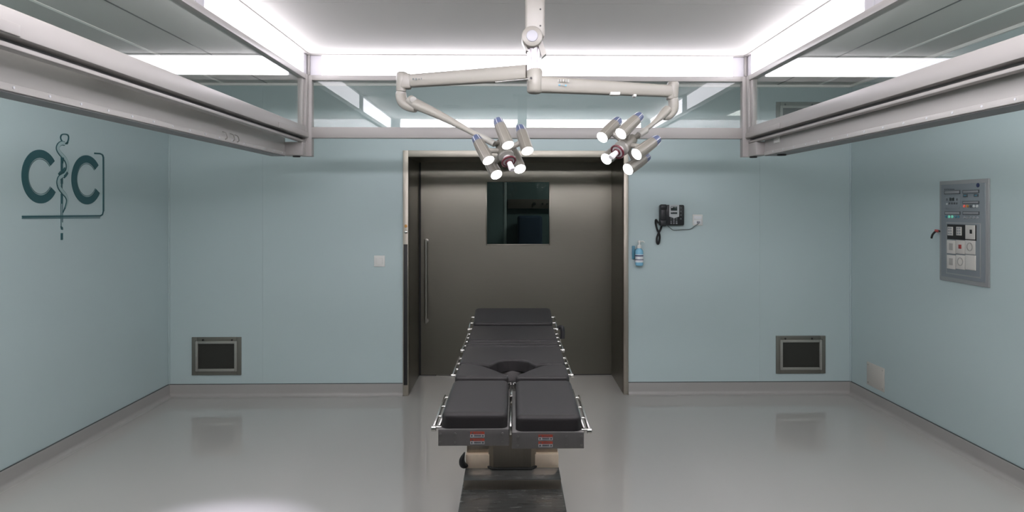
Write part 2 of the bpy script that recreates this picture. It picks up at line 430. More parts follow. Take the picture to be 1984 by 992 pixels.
# leaf with a square window opening
lx0, lx1 = at(815.5, 600, YD).x, xi1 - 0.001
wx0, wx1 = at(943.5, 400, YD).x, at(1064, 400, YD).x
wz0, wz1 = at(1000, 473, YD).z, at(1000, 352.5, YD).z
bm = NB(); lz0 = at(1000, 725.5, YD).z
for a in ((lx0, wx0, lz0, zi), (wx1, lx1, lz0, zi), (wx0, wx1, lz0, wz0), (wx0, wx1, wz1, zi)):
    box(bm, a[0], a[1], YD, YD + 0.05, a[2], a[3])
leaf = obj('door_leaf', bm, 'steel', door)
bm = NB(); box(bm, xi0, lx0, YD + 0.01, YD + 0.04, 0, zi); box(bm, lx0, lx1, YD + 0.012, YD + 0.045, 0.0, lz0); obj('door_seal', bm, 'gasket', door)
bm = NB(); e = 0.012
for a in ((wx0 - e, wx0, wz0 - e, wz1 + e), (wx1, wx1 + e, wz0 - e, wz1 + e), (wx0, wx1, wz0 - e, wz0), (wx0, wx1, wz1, wz1 + e)):
    box(bm, a[0], a[1], YD - 0.004, YD + 0.02, a[2], a[3], 0.002)
obj('window_frame', bm, 'steel', leaf)
bm = NB(); box(bm, wx0, wx1, YD + 0.015, YD + 0.021, wz0, wz1); obj('window_pane', bm, 'doorglass', leaf)
# bar handle
ht, hb = at(825, 467, YD - 0.06), at(825, 623, YD - 0.06)
bm = NB()
for p in (ht, hb):
    cyl(bm, p, (p.x, YD + 0.001, p.z), 0.012); cyl(bm, (p.x, YD - 0.008, p.z), (p.x, YD + 0.001, p.z), 0.021, 24, 0.003)
tube(bm, [ht + Vector((0, 0, 0.016)), ht, hb, hb - Vector((0, 0, 0.016))], 0.013, 16)
obj('door_handle', bm, 'handle', leaf)
# floor strip of the reveal
bm = NB(); box(bm, at(845, 725, YD - 0.02).x, at(880, 725, YD - .02).x, YD - 0.04, YD + 0.02, 0.0, 0.004); obj('floor_guide', bm, 'alu', door)

# the dim room seen through the door window
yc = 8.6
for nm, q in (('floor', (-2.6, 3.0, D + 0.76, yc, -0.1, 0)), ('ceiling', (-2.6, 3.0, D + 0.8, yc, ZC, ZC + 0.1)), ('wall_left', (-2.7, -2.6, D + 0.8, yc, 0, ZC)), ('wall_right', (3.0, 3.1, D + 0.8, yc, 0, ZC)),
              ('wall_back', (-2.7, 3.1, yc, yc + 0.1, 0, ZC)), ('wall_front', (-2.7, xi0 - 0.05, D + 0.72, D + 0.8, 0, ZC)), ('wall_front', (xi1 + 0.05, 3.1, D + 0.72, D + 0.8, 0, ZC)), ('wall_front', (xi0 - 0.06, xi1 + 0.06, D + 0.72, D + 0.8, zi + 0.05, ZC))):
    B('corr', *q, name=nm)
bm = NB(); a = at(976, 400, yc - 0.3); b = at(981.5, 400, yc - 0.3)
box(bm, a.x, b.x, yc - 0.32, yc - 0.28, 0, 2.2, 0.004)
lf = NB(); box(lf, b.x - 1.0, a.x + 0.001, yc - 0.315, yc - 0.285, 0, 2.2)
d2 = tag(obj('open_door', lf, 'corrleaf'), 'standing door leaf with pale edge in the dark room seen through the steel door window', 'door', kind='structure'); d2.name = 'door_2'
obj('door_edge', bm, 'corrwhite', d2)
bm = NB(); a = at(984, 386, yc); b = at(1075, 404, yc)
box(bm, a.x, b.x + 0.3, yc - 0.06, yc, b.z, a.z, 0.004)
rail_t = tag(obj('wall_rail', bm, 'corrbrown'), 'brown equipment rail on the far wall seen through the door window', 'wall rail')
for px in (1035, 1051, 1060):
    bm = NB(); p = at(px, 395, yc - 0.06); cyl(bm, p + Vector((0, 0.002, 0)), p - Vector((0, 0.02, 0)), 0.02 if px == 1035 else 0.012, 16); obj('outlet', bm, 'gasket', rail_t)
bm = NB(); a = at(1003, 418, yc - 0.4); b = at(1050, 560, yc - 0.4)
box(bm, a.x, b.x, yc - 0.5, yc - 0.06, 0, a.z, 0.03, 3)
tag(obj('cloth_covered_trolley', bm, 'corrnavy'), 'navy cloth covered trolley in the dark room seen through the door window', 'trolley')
bm = NB(); box(bm, 0.9, 1.5, 7.6, 7.75, ZC - 0.04, ZC); tag(obj('fill_light', bm, 'corrfill'), 'small unseen fill light added in the room behind the steel door', 'light')  # added out of view to brighten the room behind the window

# ------------------------------------------------------------------ glass skirted airflow canopy
YB = 4.8; YN = 1.42
cx0, cx1 = at(596, 200, YB).x, at(1446.5, 200, YB).x
zt, zs, zg1, zg0, zb = (at(1020, y, YB).z for y in (108.5, 147, 157, 247, 268))
zl = at(580, 303, YB).z
cmid = (cx0 + cx1) / 2; cyy = (YB + YN) / 2
can = thing('airflow_canopy', (cmid, cyy, zt), 'large glass skirted ceiling canopy framing the space above the operating table', 'canopy')
bm = NB(); ysm = 3.58
box(bm, cx0, cx1, YN, ysm - 0.002, zt + 0.004, ZC - 0.001); box(bm, cx0, cx1, ysm + 0.002, YB, zt + 0.004, ZC - 0.001)
obj('diffuser_ceiling', bm, 'diffceil', can)
t2 = 0.045
def rim(z0, z1, tin, tout, bev=0.003):   # four-sided frame around the canopy: tin inwards, tout outwards
    bm = NB()
    box(bm, cx0 - tout, cx1 + tout, YB - tin, YB + tout, z0, z1, bev); box(bm, cx0 - tout, cx1 + tout, YN - tout, YN + tin, z0, z1, bev)
    box(bm, cx0 - tout, cx0 + tin, YN + tin, YB - tin, z0, z1, bev); box(bm, cx1 - tin, cx1 + tout, YN + tin, YB - tin, z0, z1, bev)
    return bm
obj('ceiling_angle', rim(zt - 0.003, zt + 0.010, 0.022, 0.09), 'alu', can)
obj('strip_housing', rim(zs - 0.002, zt - 0.003, -0.012, 0.09), 'alu', can)
obj('light_ledge', rim(zg1, zs, 0.004, 0.05), 'alu', can)
obj('bottom_beam', rim(zb, zg0, 0.004, 0.05), 'alu', can)
# underside channel of the side beams
for sgn, cx in ((-1, cx0), (1, cx1)):
    bm = NB(); i = -sgn
    box(bm, cx + sgn * 0.010, cx + sgn * 0.05, YN, YB - 0.004, zb - 0.033, zb - 0.019, 0.002)
    obj('beam_channel', bm, 'alu', can)
    bm = NB(); box(bm, cx + sgn * 0.042, cx + sgn * 0.05, YN, YB - 0.004, zb - 0.0215, zb + 0.002); obj('groove_shade', bm, 'alud', can)  # dark backing stands in for the shade inside the groove
    for y0, y1 in ((4.19, YB - 0.004), (YN, 1.99)):
        bm = NB(); box(bm, cx + i * 0.004, cx + i * 0.010, y0, y1, zb + 0.002, zb + 0.036, 0.002); obj('joint_cover', bm, 'alu', can)
    # corner posts
    for yy, s2 in ((YB, 1), (YN, -1)):
        bm = NB()
        box(bm, cx + sgn * 0.05, cx + i * 0.030, yy - 0.007 if s2 > 0 else yy + 0.007, yy + s2 * 0.05, zl if s2 > 0 else zb, zs, 0.003)
        box(bm, cx + i * 0.007, cx + sgn * 0.048, yy, yy - s2 * 0.055, zb + 0.001, zs - 0.001, 0.003)
        box(bm, cx + sgn * 0.008, cx + sgn * 0.04, yy - s2 * 0.055, yy - s2 * 0.10, zg0, zg1, 0.002)
        box(bm, cx + i * 0.018, cx + sgn * 0.0, yy - 0.012 if s2 > 0 else yy, yy if s2 > 0 else yy + 0.012, zs, zt, 0.002)
        obj('corner_post', bm, 'alu', can)
# panes
for a in ((cx0 + 0.03, cx1 - 0.03, YB + 0.018, YB + 0.026), (cx0 + 0.03, cx1 - 0.03, YN - 0.026, YN - 0.018)):
    bm = NB(); box(bm, *a, zg0 - 0.005, zg1 + 0.005); obj('glass_pane', bm, 'glass', can)
for a in ((cx0 - 0.026, cx0 - 0.018, YN + 0.05, YB - 0.05), (cx1 + 0.018, cx1 + 0.026, YN + 0.05, YB - 0.05)):
    bm = NB(); box(bm, *a, zg0 - 0.005, zg1 + 0.005); obj('glass_pane', bm, 'glass', can)

# light strips: lit diffuser with a frosted unlit stretch at each end
def strip(kind, c, a, b, label, m='strip'):
    """kind 'x': panel at y = c facing the middle, running a..b in x; 'y': at x = c running a..b in y"""
    inn = (1 if c < (cyy if kind == 'x' else cmid) else -1)
    loc = ((a + b) / 2, c, zs) if kind == 'x' else (c, (a + b) / 2, zs)
    t = thing('light_strip', loc, label, 'ceiling light', 'light strips around the canopy')
    e = 0.085
    def slab(u0, u1, d0, d1):
        bm = NB(); lo, hi = c + inn * d0, c + inn * d1
        if kind == 'x': box(bm, u0, u1, lo, hi, zs + 0.001, zt - 0.004)
        else: box(bm, lo, hi, u0, u1, zs + 0.001, zt - 0.004)
        return bm
    obj('diffuser', slab(a + e, b - e, -0.010, -0.004), m, t)
    if m != 'stripfront': obj('rear_fill', slab(a + e, b - e, -0.096, -0.0905), 'rearfill', can)      # outward glow added to brighten the walls around the canopy
    obj('end_panel', slab(a, a + e, -0.010, -0.003), 'stripend', t); obj('end_panel', slab(b - e, b, -0.010, -0.003), 'stripend', t)
strip('x', YB, cx0 + 0.012, cx1 - 0.012, 'long white light strip across the back of the canopy above the steel door')
strip('x', YN, cx0 + 0.012, cx1 - 0.012, 'light strip across the near side of the canopy, mirrored in the back glass', 'stripfront')
for c, s in ((cx0, 'left'), (cx1, 'right')):
    strip('y', c, cyy + 0.003, YB - 0.002, 'bright light strip along the %s side of the canopy, far half' % s)
    strip('y', c, YN + 0.002, cyy - 0.003, 'light strip along the %s side of the canopy, near half above the camera' % s, 'stripnear')

# track rails hung along both sides below the glass
def rail(sgn, xin, xout, yend, label):
    t = thing('track_rail', ((xin + xout) / 2, 3.0, zl), label, 'rail', 'track rails under the canopy sides')
    y0 = 1.25
    bm = NB(); box(bm, xin, xout, y0, yend, zl, zb + 0.07, 0.003); obj('rail_body', bm, 'railalu', t)
    bm = NB(); box(bm, xin - sgn * 0.006, xin + sgn * 0.002, y0, yend, zl + 0.001, zl + 0.024, 0.002); fl = obj('flange', bm, 'railalu', t)
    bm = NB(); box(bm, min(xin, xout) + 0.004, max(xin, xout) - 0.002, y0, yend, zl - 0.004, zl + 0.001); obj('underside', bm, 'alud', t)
    y = 2.154 - 0.167 * 4
    while y < yend - 0.03:
        bm = NB(); cyl(bm, (xin - sgn * 0.005, y, zl + 0.014), (xin - sgn * 0.0085, y, zl + 0.014), 0.0045, 10); obj('screw', bm, 'label', fl); y += 0.167
    cx = cx0 if sgn < 0 else cx1
    bm = NB(); box(bm, cx + sgn * 0.012, xin + sgn * 0.02, yend - 0.01, YB + 0.05, zl + 0.002, zb - 0.034, 0.004); hb_ = obj('end_bracket', bm, 'alu', t)
    bm = NB(); p = Vector(((cx + xin) / 2, YB - 0.03, zl)); cyl(bm, p - Vector((0, 0, 0.008)), p + Vector((0, 0, 0.004)), 0.026, 20, 0.003); obj('foot', bm, 'gasket', hb_)
    # hangers carry the rail from the beam
    for y in (1.6, 2.6, 3.6, 4.55):
        bm = NB(); box(bm, cx + sgn * 0.05, xin + sgn * 0.03, y - 0.03, y + 0.03, zb + 0.01, zb + 0.06); obj('hanger', bm, 'alu', t)
    return t, fl
tl, fl = rail(-1, -1.554, -1.652, 4.74, 'pale grey track rail under the glass on the left, above the logo wall')
tr_, fr_ = rail(1, 1.745, 1.868, 4.66, 'pale grey track rail under the glass on the right, above the control panel wall')
# small hooks on the left rail
for y in (3.70, 3.80, 3.86):
    bm = NB(); p = Vector((-1.549, y, zl + 0.03)); tube(bm, spline([p + Vector((0, 0, 0.02)), p + Vector((0.018, 0, 0.012)), p + Vector((0.022, 0.008, -0.012)), p + Vector((0.010, 0.012, -0.02))], 5), 0.003, 8); obj('hook', bm, 'creamgrey', tl)
p = atX(1506.5, 268, 1.745); bm = NB(); box(bm, 1.737, 1.747, p.y - 0.05, p.y + 0.05, p.z - 0.03, p.z + 0.03, 0.004); box(bm, 1.728, 1.740, p.y - 0.03, p.y + 0.01, p.z - 0.012, p.z + 0.016, 0.003); obj('latch', bm, 'whiteplas', tr_)
bm = NB(); cyl(bm, (1.80, 4.50, zl - 0.014), (1.80, 4.50, zl - 0.002), 0.03, 20, 0.004); obj('knob', bm, 'gasket', tr_)

# unseen lamp panels added on the room ceiling to brighten the walls
def fill_panel(x0, x1, y0, y1, z, m, label):
    t = thing('fill_light', ((x0 + x1) / 2, (y0 + y1) / 2, z), label, 'ceiling light', 'added fill panels')
    bm = NB(); e = 0.025
    for q in ((x0 - e, x0, y0 - e, y1 + e), (x1, x1 + e, y0 - e, y1 + e), (x0, x1, y0 - e, y0), (x0, x1, y1, y1 + e)): box(bm, *q, z - 0.012, z, 0.002)
    obj('trim_frame', bm, 'alu', t)
    bm = NB(); box(bm, x0, x1, y0, y1, z - 0.006, z - 0.001); obj('diffuser', bm, m, t)
for x, nm, y0 in ((-2.62, 'left', 1.35), (2.72, 'right', 1.7)):
    fill_panel(x - 0.2, x + 0.2, y0, 3.2, ZC, 'roomfill', 'long unseen fill light added to the room ceiling between the canopy and the %s wall' % nm)
# unseen fill spots added in the canopy ceiling to light walls and floor
ld = bpy.data.lights.new('fill_beam', 'SPOT'); ld.energy = DOWNFILL; ld.spot_size = R(142); ld.spot_blend = 0.35; ld.shadow_soft_size = 0.06; ld.color = (1.0, 0.985, 0.965)
for dx, ys in ((-0.75, (2.45,)), (-0.27, (2.45,)), (0.27, (2.45,)), (0.75, (2.45,))):
    for y in ys:
        x = cmid + dx
        dl = thing('fill_spot', (x, y, zt), 'small round fill spot added unseen in the canopy ceiling around the surgical light pole', 'ceiling light', 'added fill spots in the canopy ceiling')
        bm = NB(); lathe(bm, (x, y, zt + 0.003), (x, y, zt - 0.007), [(0, 0.07), (0, 0.09), (0.8, 0.09), (1, 0.08), (1, 0.07), (0, 0.07)], 28, cap=False); obj('bezel', bm, 'alu', dl)
        lo = bpy.data.objects.new('fill_beam', ld); COL.objects.link(lo); lo.parent = dl; lo.location = (0, 0, -0.012)

# one narrow unseen spot, added to throw the light pool on the floor
dl = thing('added_pool_spot', (-1.15, 3.2, zt), 'small unseen spotlight added at the left edge of the canopy ceiling', 'ceiling light')
bm = NB(); lathe(bm, (-1.15, 3.2, zt + 0.003), (-1.15, 3.2, zt - 0.007), [(0, 0.04), (0, 0.055), (0.8, 0.055), (1, 0.048), (1, 0.04), (0, 0.04)], 28, cap=False); obj('bezel', bm, 'alu', dl)
la = bpy.data.lights.new('pool_beam', 'SPOT'); la.energy = POOLSPOT; la.spot_size = R(28); la.spot_blend = 0.9; la.shadow_soft_size = 0.03; la.color = (0.85, 0.80, 1.0)
lo = bpy.data.objects.new('pool_beam', la); COL.objects.link(lo); lo.parent = dl; lo.location = (0, 0, -0.012)
lo.rotation_euler = (Vector((-1.46, 3.28, 0)) - Vector((-1.15, 3.2, zt))).to_track_quat('-Z', 'Y').to_euler()

# ------------------------------------------------------------------ wall fittings
def vent(x0, y0, x1, y1, mirror, label):
    a = at(x0, y0, D); b = at(x1, y1, D); cxv = (a.x + b.x) / 2; czv = (a.z + b.z) / 2
    t = thing('wall_vent', (cxv, D, b.z), label, 'vent', 'steel wall vents')
    s = 1 if mirror else -1
    def fr(i0, i1, d0, d1, ox=0):
        bm = NB(); X0, X1, Z0, Z1 = a.x + i0 + ox, b.x - i0 + ox, b.z + i0, a.z - i0; k = i1 - i0
        for q in ((X0, X0 + k, Z0, Z1), (X1 - k, X1, Z0, Z1), (X0 + k, X1 - k, Z0, Z0 + k), (X0 + k, X1 - k, Z1 - k, Z1)):
            box(bm, q[0], q[1], D - d1, D - d0, q[2], q[3], 0.002)
        return bm
    obj('outer_frame', fr(0, 0.042, 0.0, 0.012), 'ventsteel', t)
    inn = obj('inner_frame', fr(0.034, 0.056, 0.0, 0.022, 0), 'ventinner', t)
    bm = NB(); box(bm, a.x + 0.05, b.x - 0.05, D - 0.008, D, b.z + 0.05, a.z - 0.05); obj('mesh', bm, 'ventmesh', t)
    for k in (-0.27, 0.32) if not mirror else (-0.32, 0.22):
        px = cxv + k * (b.x - a.x); bm = NB(); cyl(bm, (px, D - 0.020, a.z - 0.024), (px, D - 0.010, a.z - 0.024), 0.008, 12, 0.002); obj('latch', bm, 'gasket', t)
    xg = b.x - 0.036 if mirror else a.x + 0.030
    bm = NB(); box(bm, xg, xg + 0.007, D - 0.0135, D - 0.011, b.z + 0.03, a.z - 0.03); obj('shadow_gap', bm, 'gasket', t)
    for px in (a.x + 0.045, b.x - 0.045):
        bm = NB(); cyl(bm, (px, D - 0.021, czv), (px, D - 0.026, czv), 0.007, 12, 0.001); obj('screw', bm, 'screw', t)
    return t
v1 = vent(372.5, 653, 468, 726, False, 'square steel wall vent low in the back wall, left of the door')
v2 = vent(1503, 650.5, 1598.5, 723, True, 'square steel wall vent low in the back wall, right of the door')
hv = at(1550, 198, D).z - at(1550, 650.5, D).z
dup(v2, (0, 0, hv), 'square steel wall vent high on the back wall, half hidden behind the right canopy beam')

# light switch left of the door
a, b = at(725, 495, D), at(746, 516.5, D)
sw = thing('light_switch', ((a.x + b.x) / 2, D, b.z), 'white square light switch on the teal wall left of the steel door', 'switch')
bm = NB(); box(bm, a.x, b.x, D - 0.009, D, b.z, a.z, 0.003); obj('cover_plate', bm, 'whiteplas', sw)
bm = NB(); box(bm, a.x + 0.02, b.x - 0.02, D - 0.014, D - 0.006, b.z + 0.02, a.z - 0.02, 0.003); obj('rocker', bm, 'whiteplas', sw)

# wall socket right of the telephone
a, b = at(1341.5, 415.5, D), at(1361, 437, D)
so = thing('wall_socket', ((a.x + b.x) / 2, D, b.z), 'white data socket on the wall right of the black telephone', 'socket')
bm = NB(); box(bm, a.x, b.x, D - 0.009, D, b.z, a.z, 0.003); obj('cover_plate', bm, 'whiteplas', so)
bm = NB(); box(bm, a.x + 0.012, b.x - 0.012, D - 0.013, D - 0.006, (a.z + b.z) / 2 + 0.004, a.z - 0.014, 0.002)
box(bm, a.x + 0.012, b.x - 0.012, D - 0.012, D - 0.006, b.z + 0.012, (a.z + b.z) / 2 - 0.004, 0.002); obj('insert', bm, 'label', so)
bm = NB(); q = at(1352, 431, D); box(bm, q.x - 0.012, q.x + 0.012, D - 0.026, D - 0.01, q.z - 0.008, q.z + 0.012, 0.002); obj('port', bm, 'labelgrey', so)

# telephone
def P(px, py, d=0.0): return at(px, py, D - d)
ph = thing('telephone', P(1299, 437), 'black wall telephone with silver display and hanging curly cord', 'telephone')
a, b = P(1276, 397), P(1323.5, 436.5)
bm = NB(); box(bm, a.x, b.x, D - 0.05, D, b.z, a.z, 0.012, 3); obj('body', bm, 'black', ph)
a, b = P(1275, 396), P(1288.5, 438)
bm = NB(); zc_ = (a.z + b.z) / 2; xc_ = (a.x + b.x) / 2
box(bm, a.x + 0.006, b.x - 0.006, D - 0.082, D - 0.060, b.z + 0.02, a.z - 0.02, 0.008, 3)
box(bm, a.x, b.x, D - 0.088, D - 0.050, a.z - 0.052, a.z, 0.014, 4); box(bm, a.x, b.x, D - 0.088, D - 0.050, b.z, b.z + 0.058, 0.014, 4); obj('handset', bm, 'black', ph)
a, b = P(1296.5, 397, .055), P(1315.5, 420.5, .055)
bm = NB(); pts = [Vector((a.x, D - 0.052, a.z)), Vector((a.x, D - 0.052, b.z + 0.004)), Vector((xm := (a.x + b.x) / 2, D - 0.052, b.z - 0.01)), Vector((b.x, D - 0.052, b.z + 0.004)), Vector((b.x, D - 0.052, a.z))]
wall_prism(bm, pts, (0, -1, 0), 0.008); dp = obj('display_panel', bm, 'silver', ph)
a, b = P(1299.5, 400, .06), P(1312, 408, .06); bm = NB(); box(bm, a.x, b.x, D - 0.064, D - 0.058, b.z, a.z, 0.002); obj('screen', bm, 'screen', dp)
a, b = P(1299.5, 411, .06), P(1312, 414.5, .06); bm = NB(); box(bm, a.x, b.x, D - 0.063, D - 0.058, b.z, a.z, 0.002); obj('key_row', bm, 'screen', dp)
for i in range(3):
    for j in range(4):
        q = P(1300 + i * 5.4, 423.5 + j * 3.2, .05); bm = NB(); box(bm, q.x - 0.007, q.x + 0.007, D - 0.056, D - 0.048, q.z - 0.0045, q.z + 0.0045, 0.002); obj('key', bm, 'labelgrey' if i == 1 or j > 1 else 'cable', ph)
for j in range(4):
    q = P(1319, 403 + j * 7, .05); bm = NB(); box(bm, q.x - 0.006, q.x + 0.006, D - 0.055, D - 0.048, q.z - 0.006, q.z + 0.006, 0.002); obj('key', bm, 'cable', ph)
# curly cord: hangs in a long loop
path = spline([P(1275.5, 432, .04), P(1271, 426, .03), P(1270.5, 433, .022), P(1273.5, 445, .02), P(1277, 452, .02), P(1278.3, 460, .02), P(1277, 468, .02), P(1275, 472.5, .02), P(1272.6, 468, .022), P(1273.2, 459, .028), P(1277, 450, .034), P(1280, 444, .03), P(1282, 437, .03)], 14)
hel = []
for i, q in enumerate(path):
    for k in range(4):
        f = i + k / 4.0
        if i == len(path) - 1 and k: break
        nx = path[min(i + 1, len(path) - 1)]; pq = q.lerp(nx, k / 4.0); t = (nx - path[max(i - 1, 0)]).normalized()
        u = Vector((0, 1, 0)); v_ = t.cross(u).normalized(); an = f * 2 * math.pi / 1.6
        hel.append(pq + (u * math.cos(an) + v_ * math.sin(an)) * 0.0065)
bm = NB(); tube(bm, hel, 0.0032, 6); obj('cord', bm, 'blacksoft', ph)
bm = NB(); tube(bm, spline([P(1292, 436, .02), P(1299, 442, .012), P(1306, 446, .008), P(1322, 445, .008), P(1337, 444, .008), P(1346, 438, .01), P(1352.5, 434, .016), P(1353, 430.5, .022)], 8), 0.0032, 8); obj('cable', bm, 'cable', ph)

# soap dispenser next to the door frame
sd = thing('hand_gel_dispenser', P(1238, 514), 'pale blue hand gel bottle in a wall bracket right of the steel door', 'dispenser')
a, b = P(1224, 476), P(1229.5, 502); bm = NB(); box(bm, a.x, b.x, D - 0.02, D, b.z, a.z, 0.004); box(bm, a.x, P(1236, 490).x, D - 0.012, D, P(0, 496).z, P(0, 484).z, 0.002); obj('bracket', bm, 'blueplas', sd)
bm = NB(); lo_, hi_ = P(1238.5, 515, .045), P(1238.5, 480, .045)
lathe(bm, lo_, hi_, [(0, 0.026), (0.03, 0.033), (0.1, 0.035), (0.78, 0.035), (0.88, 0.030), (0.96, 0.016), (1, 0.014)], 28); bt = obj('bottle', bm, 'bottle', sd)
bm = NB(); lathe(bm, lo_.lerp(hi_, 0.20), lo_.lerp(hi_, 0.64), [(0, 0.0355), (1, 0.0355)], 28, cap=False); obj('front_label', bm, 'label', bt)
bm = NB(); lathe(bm, lo_.lerp(hi_, 0.53), lo_.lerp(hi_, 0.60), [(0, 0.036), (1, 0.036)], 28, cap=False); lathe(bm, lo_.lerp(hi_, 0.33), lo_.lerp(hi_, 0.37), [(0, 0.036), (1, 0.036)], 28, cap=False); obj('label_print', bm, 'navy', bt)
bm = NB(); h2 = P(1239, 466, .045)
lathe(bm, hi_ - Vector((0, 0, 0.004)), h2, [(0, 0.018), (0.4, 0.018), (0.42, 0.009), (0.75, 0.009), (0.77, 0.017), (1, 0.014)], 20); tube(bm, [h2 - Vector((0, 0, 0.008)), h2 + Vector((0.03, -0.012, -0.006)), h2 + Vector((0.042, -0.014, -0.016))], 0.005, 8); obj('pump', bm, 'whiteplas', sd)

# blank plate on the right wall
pts = [atX(1681, 700.6, XR), atX(1714.5, 713.5, XR), atX(1714.2, 759.5, XR), atX(1681, 745, XR)]
y0, y1 = pts[1].y, pts[0].y; z1_ = (pts[0].z + pts[1].z) / 2; z0_ = (pts[2].z + pts[3].z) / 2
bp = thing('blank_plate', (XR, (y0 + y1) / 2, z0_), 'beige blank cover plate screwed low on the right wall near the back corner', 'plate')
bm = NB(); box(bm, XR - 0.008, XR, y0, y1, z0_, z1_, 0.003); obj('plate', bm, 'plateb', bp)
for yy in (y0 + 0.022, y1 - 0.022):
    for zz in (z0_ + 0.022, z1_ - 0.022):
        bm = NB(); cyl(bm, (XR - 0.007, yy, zz), (XR - 0.0105, yy, zz), 0.006, 12, 0.001); obj('screw', bm, 'screw', bp)

# control panel on the right wall; Q maps a point of the enlarged view to the wall
def Q(zx, zy, d=0.0): return atX(1780 + zx / 3.814, 320 + zy / 3.814, XR - d)
cp0, cp1 = Q(166, 848), Q(530, 100)
py0, py1 = cp1.y, cp0.y
pz1 = (Q(165, 120).z + Q(530, 97).z) / 2; pz0 = (Q(170, 848).z + Q(530, 905).z) / 2
cpn = thing('control_panel', (XR, (py0 + py1) / 2, pz0), 'grey operating room control panel with sockets and indicator lamps on the right wall', 'control panel')
bm = NB(); box(bm, XR - 0.012, XR, py0, py1, pz0, pz1, 0.003); rimo = obj('surround', bm, 'panelrim', cpn)
ip = (Q(508, 500).y, Q(182, 500).y); iz = (pz0 + 0.028, pz1 - 0.026)
bm = NB(); box(bm, XR - 0.016, XR - 0.004, ip[0], ip[1], iz[0], iz[1], 0.003); obj('front_plate', bm, 'panel', cpn)
FX = XR - 0.016
def prect(zx0, zy0, zx1, zy1, m, name, parent, up=0.004, bev=0.0015, down=0.001):
    y_a, y_b = Q(zx1, zy0).y, Q(zx0, zy0).y
    zz1 = (Q(zx0, zy0).z); zz0 = (Q(zx0, zy1).z)
    bm = NB(); box(bm, FX - up, FX + down, y_a, y_b, zz0, zz1, bev); return obj(name, bm, m, parent)
for r_ in ((207, 188, 325, 216), (343, 185, 467, 210), (343, 265, 467, 287), (210, 341, 327, 365), (343, 341, 468, 365)):
    e_ = prect(*r_, 'slotdark', 'label_strip', cpn, 0.003); prect(r_[0] + 6, r_[1] + 5, r_[2] - 6, r_[3] - 4, 'slot', 'strip_insert', e_, 0.005)
dsp = prect(215, 232, 322, 322, 'panel', 'clock_module', cpn, 0.0025)
for r_ in ((246, 240, 263, 264), (266, 240, 283, 264)): prect(*r_, 'screen', 'digit_display', dsp, 0.004)
for zx in (228, 302): prect(zx - 5, 245, zx + 5, 262, 'slotdark', 'button', dsp, 0.004)
for zx in (247, 265, 283, 300): prect(zx - 6, 275, zx + 6, 290, 'slotdark', 'button', dsp, 0.004)
prect(222, 280, 234, 294, 'ledw', 'button', dsp, 0.004)
for r_ in ((348, 214, 380, 236), (428, 213, 460, 234)):
    e_ = prect(*r_, 'slotdark', 'meter', cpn, 0.004); prect(r_[0] + 6, r_[1] + 6, r_[2] - 6, r_[3] - 6, 'blueplas', 'meter_screen', e_, 0.005)
def led(zx, zy, m, r=0.0092):
    p = Q(zx, zy); bm = NB(); cyl(bm, (FX + 0.001, p.y, p.z), (FX - 0.006, p.y, p.z), r, 14, 0.002); obj('indicator_lamp', bm, m, cpn)
for zx, m in ((357, 'ledr'), (381, 'amber'), (404, 'slotdark'), (429, 'ledw'), (453, 'ledw')): led(zx, 303, m)
for zx, m in ((222, 'blueplas'), (244, 'ledg'), (267, 'ledg'), (291, 'blueplas'), (313, 'blueplas')): led(zx, 381, m)
for zx in (357, 380, 404, 428, 453): led(zx, 388, 'slot', 0.0085)
prect(220, 420, 478, 800, 'panelrim', 'socket_border', cpn, 0.0015); prect(226, 428, 472, 792, 'panel', 'socket_field', cpn, 0.0025)
prect(231, 436, 448, 545, 'gasket', 'socket_row', cpn, 0.004)
for zx0 in (237, 302): 
    e_ = prect(zx0, 455, zx0 + 38, 518, 'module', 'keypad', cpn, 0.008)
    for i in range(2):
        for j in range(3): prect(zx0 + 5 + i * 16, 460 + j * 19, zx0 + 17 + i * 16, 473 + j * 19, 'slot', 'key', e_, 0.009, 0.0005)
e_ = prect(371, 442, 440, 545, 'module', 'socket_module', cpn, 0.009); prect(405, 476, 422, 506, 'gasket', 'socket_slot', e_, 0.011)
mods = [(234, 553, 296, 650), (301, 553, 366, 652), (370, 553, 441, 655), (234, 661, 296, 762), (301, 661, 368, 765), (372, 661, 444, 770)]
for i, r_ in enumerate(mods):
    e_ = prect(*r_, 'module', 'socket_module', cpn, 0.009)
    mx, mz = (r_[0] + r_[2]) / 2, (r_[1] + r_[3]) / 2
    if i in (0, 3): prect(mx - 14, mz - 25, mx + 14, mz + 25, 'modline', 'socket_face', e_, 0.0105)
    if i == 1: prect(mx - 9, mz - 16, mx + 9, mz + 14, 'red', 'red_button', e_, 0.014)
    if i in (2, 4):
        p = Q(mx, mz); bm = NB(); r0 = 0.028
        lathe(bm, (FX - 0.008, p.y, p.z), (FX - 0.012, p.y, p.z), [(0, r0), (1, r0), (1, r0 - 0.005), (0, r0 - 0.005)], 24, cap=False); obj('socket_face', bm, 'modline', e_)
p = Q(457, 148); bm = NB(); cyl(bm, (FX + 0.001, p.y, p.z), (FX - 0.003, p.y, p.z), 0.014, 16); obj('round_emblem', bm, 'navy', cpn)
for k in range(6): prect(207 + k * 13, 176, 216 + k * 13, 182, 'slotdark', 'print', cpn, 0.0012, 0.0)
